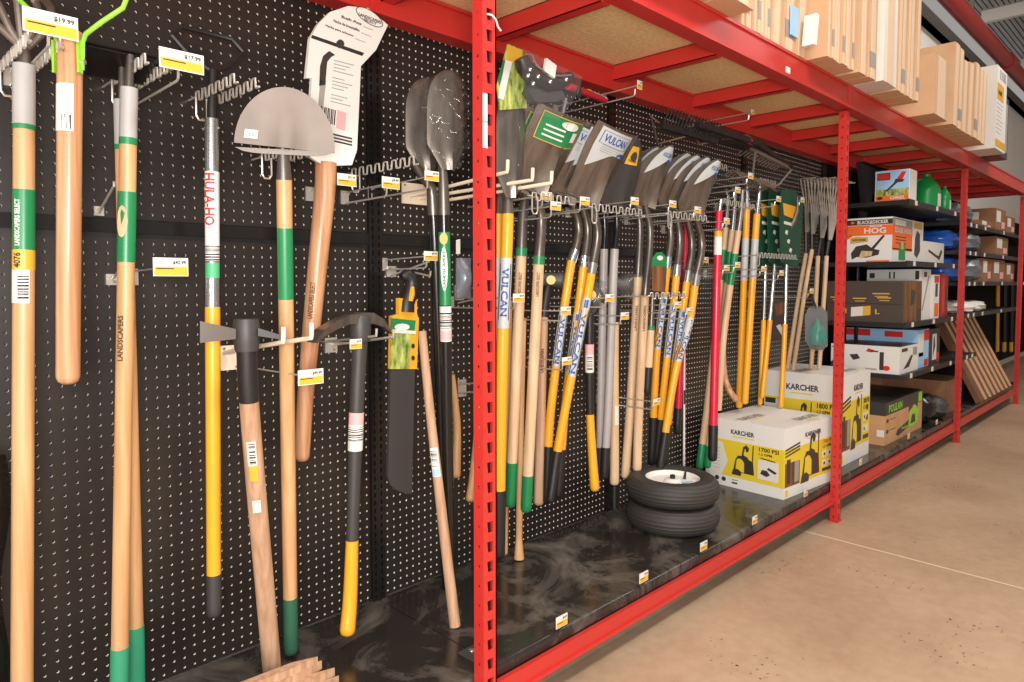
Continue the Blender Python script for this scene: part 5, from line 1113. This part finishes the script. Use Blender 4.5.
# ------------------------------------------------------------ flattened cartons on the top shelf
TZ = BZ1+.001; rn = random.Random(5)
ORD = ('first', 'second', 'third', 'fourth', 'fifth', 'sixth', 'seventh', 'eighth', 'ninth', 'tenth')
def bundle(x0, n, th, yf, yb, H, where, mats=('card', 'card'), dH=.03, lean=0.):
    x = x0
    for k in range(n):
        w_ = th*rn.uniform(.85, 1.1); h = H+rn.uniform(-dH, dH); f0 = yf+rn.uniform(-.004, .01)
        t = thing('flattened_carton', (x+w_/2, (yf+yb)/2, TZ), 'flattened carton on the top shelf, %s %s' % (ORD[k], where), 'cardboard', 'flattened cartons on the top shelf')
        L_ = lean*h
        MB().hexa([(x, f0, TZ), (x+w_*.93, f0, TZ), (x+w_*.93, yb, TZ), (x, yb, TZ), (x+L_, f0, TZ+h), (x+w_*.93+L_, f0, TZ+h), (x+w_*.93+L_, yb, TZ+h), (x+L_, yb, TZ+h)]).build('panel', MATS[mats[k % 2]], t, False)
        q = .012
        MB().hexa([(x+w_*.2, f0-.002, TZ), (x+w_*.7, f0-.002, TZ), (x+w_*.7, f0, TZ), (x+w_*.2, f0, TZ), (x+w_*.2+L_, f0-.002, TZ+h), (x+w_*.7+L_, f0-.002, TZ+h), (x+w_*.7+L_, f0, TZ+h), (x+w_*.2+L_, f0, TZ+h)]).build('fold', MATS['card_edge'], t, False)
        if k % 3 == 1: MB().box((x+w_*.1+lean*.06, f0-.003, TZ+.05), (x+w_*.8+lean*.1, f0-.002, TZ+.12)).build('print_mark', MATS['print_grey'], t, False)
        x += w_+.001
    return x
bundle(1.62, 4, .19, -.69, -.1, .40, 'left of the striped bundle')
bundle(2.46, 8, .03, -.60, -.1, .46, 'in the thin striped bundle')
bundle(2.715, 3, .11, -.60, -.1, .5, 'right of the thin striped bundle', lean=.05)
bundle(3.05, 8, .04, -.69, -.1, .56, 'in the middle tight bundle')
bundle(3.38, 2, .10, -.71, -.1, .60, 'after the middle tight bundle')
bundle(3.60, 1, .22, -.745, -.1, .42, 'pale panel above the far post', ('paper', 'paper'))
bundle(3.83, 5, .07, -.74, -.1, .62, 'in the bundle above the far post')
bundle(4.5, 1, .34, -.73, -.1, .36, 'standing alone after the gap')
bundle(4.87, 7, .135, -.735, -.1, .46, 'in the right end bundle', lean=.04)
t = thing('magazine_pack', (2.95, -.62, TZ), 'blue and white printed packet tucked among flattened cartons on top', 'packet')
MB().obox((2.86, -.607, TZ+.06), (.07, 0, .0), (0, -.006, 0), (0, 0, .12)).build('sheet', MATS['skyblue'], t, False)
for k in range(3): MB().obox((2.95+.012*k, -.62, TZ+.03), (.006, 0, 0), (0, -.05, 0), (.02, 0, .13)).build('sheet', MATS['white'], t, False)
c = Carton('white_tall_box', 'tall white carton with yellow panels at the top shelf end', (5.95, -.76, TZ), .34, .6, .58, 'white', flaps=False)
c.rect('L', 0, .72, 1, .9, 'yellow2') if False else None
c.rect('F', 0, .03, 1, .12, 'yellow2'); c.rect('F', .05, .6, .7, .8, 'yellow2'); c.rect('F', .3, .86, .9, .97, 'barcode_v', 'barcode'); c.text('F', 'HOME', .15, .66, .5, .72, 'print')
for k in range(8): c.rect('F', .05, .2+.05*k, .5+.06*(k % 4), .206+.05*k, 'print_grey', 'text_line')
c = Carton('dark_tall_box', 'grey tall carton behind the white one at the shelf end', (6.32, -.72, TZ), .3, .55, .46, 'darkprint', flaps=False); c.rect('F', .1, .1, .9, .9, 'print_grey')
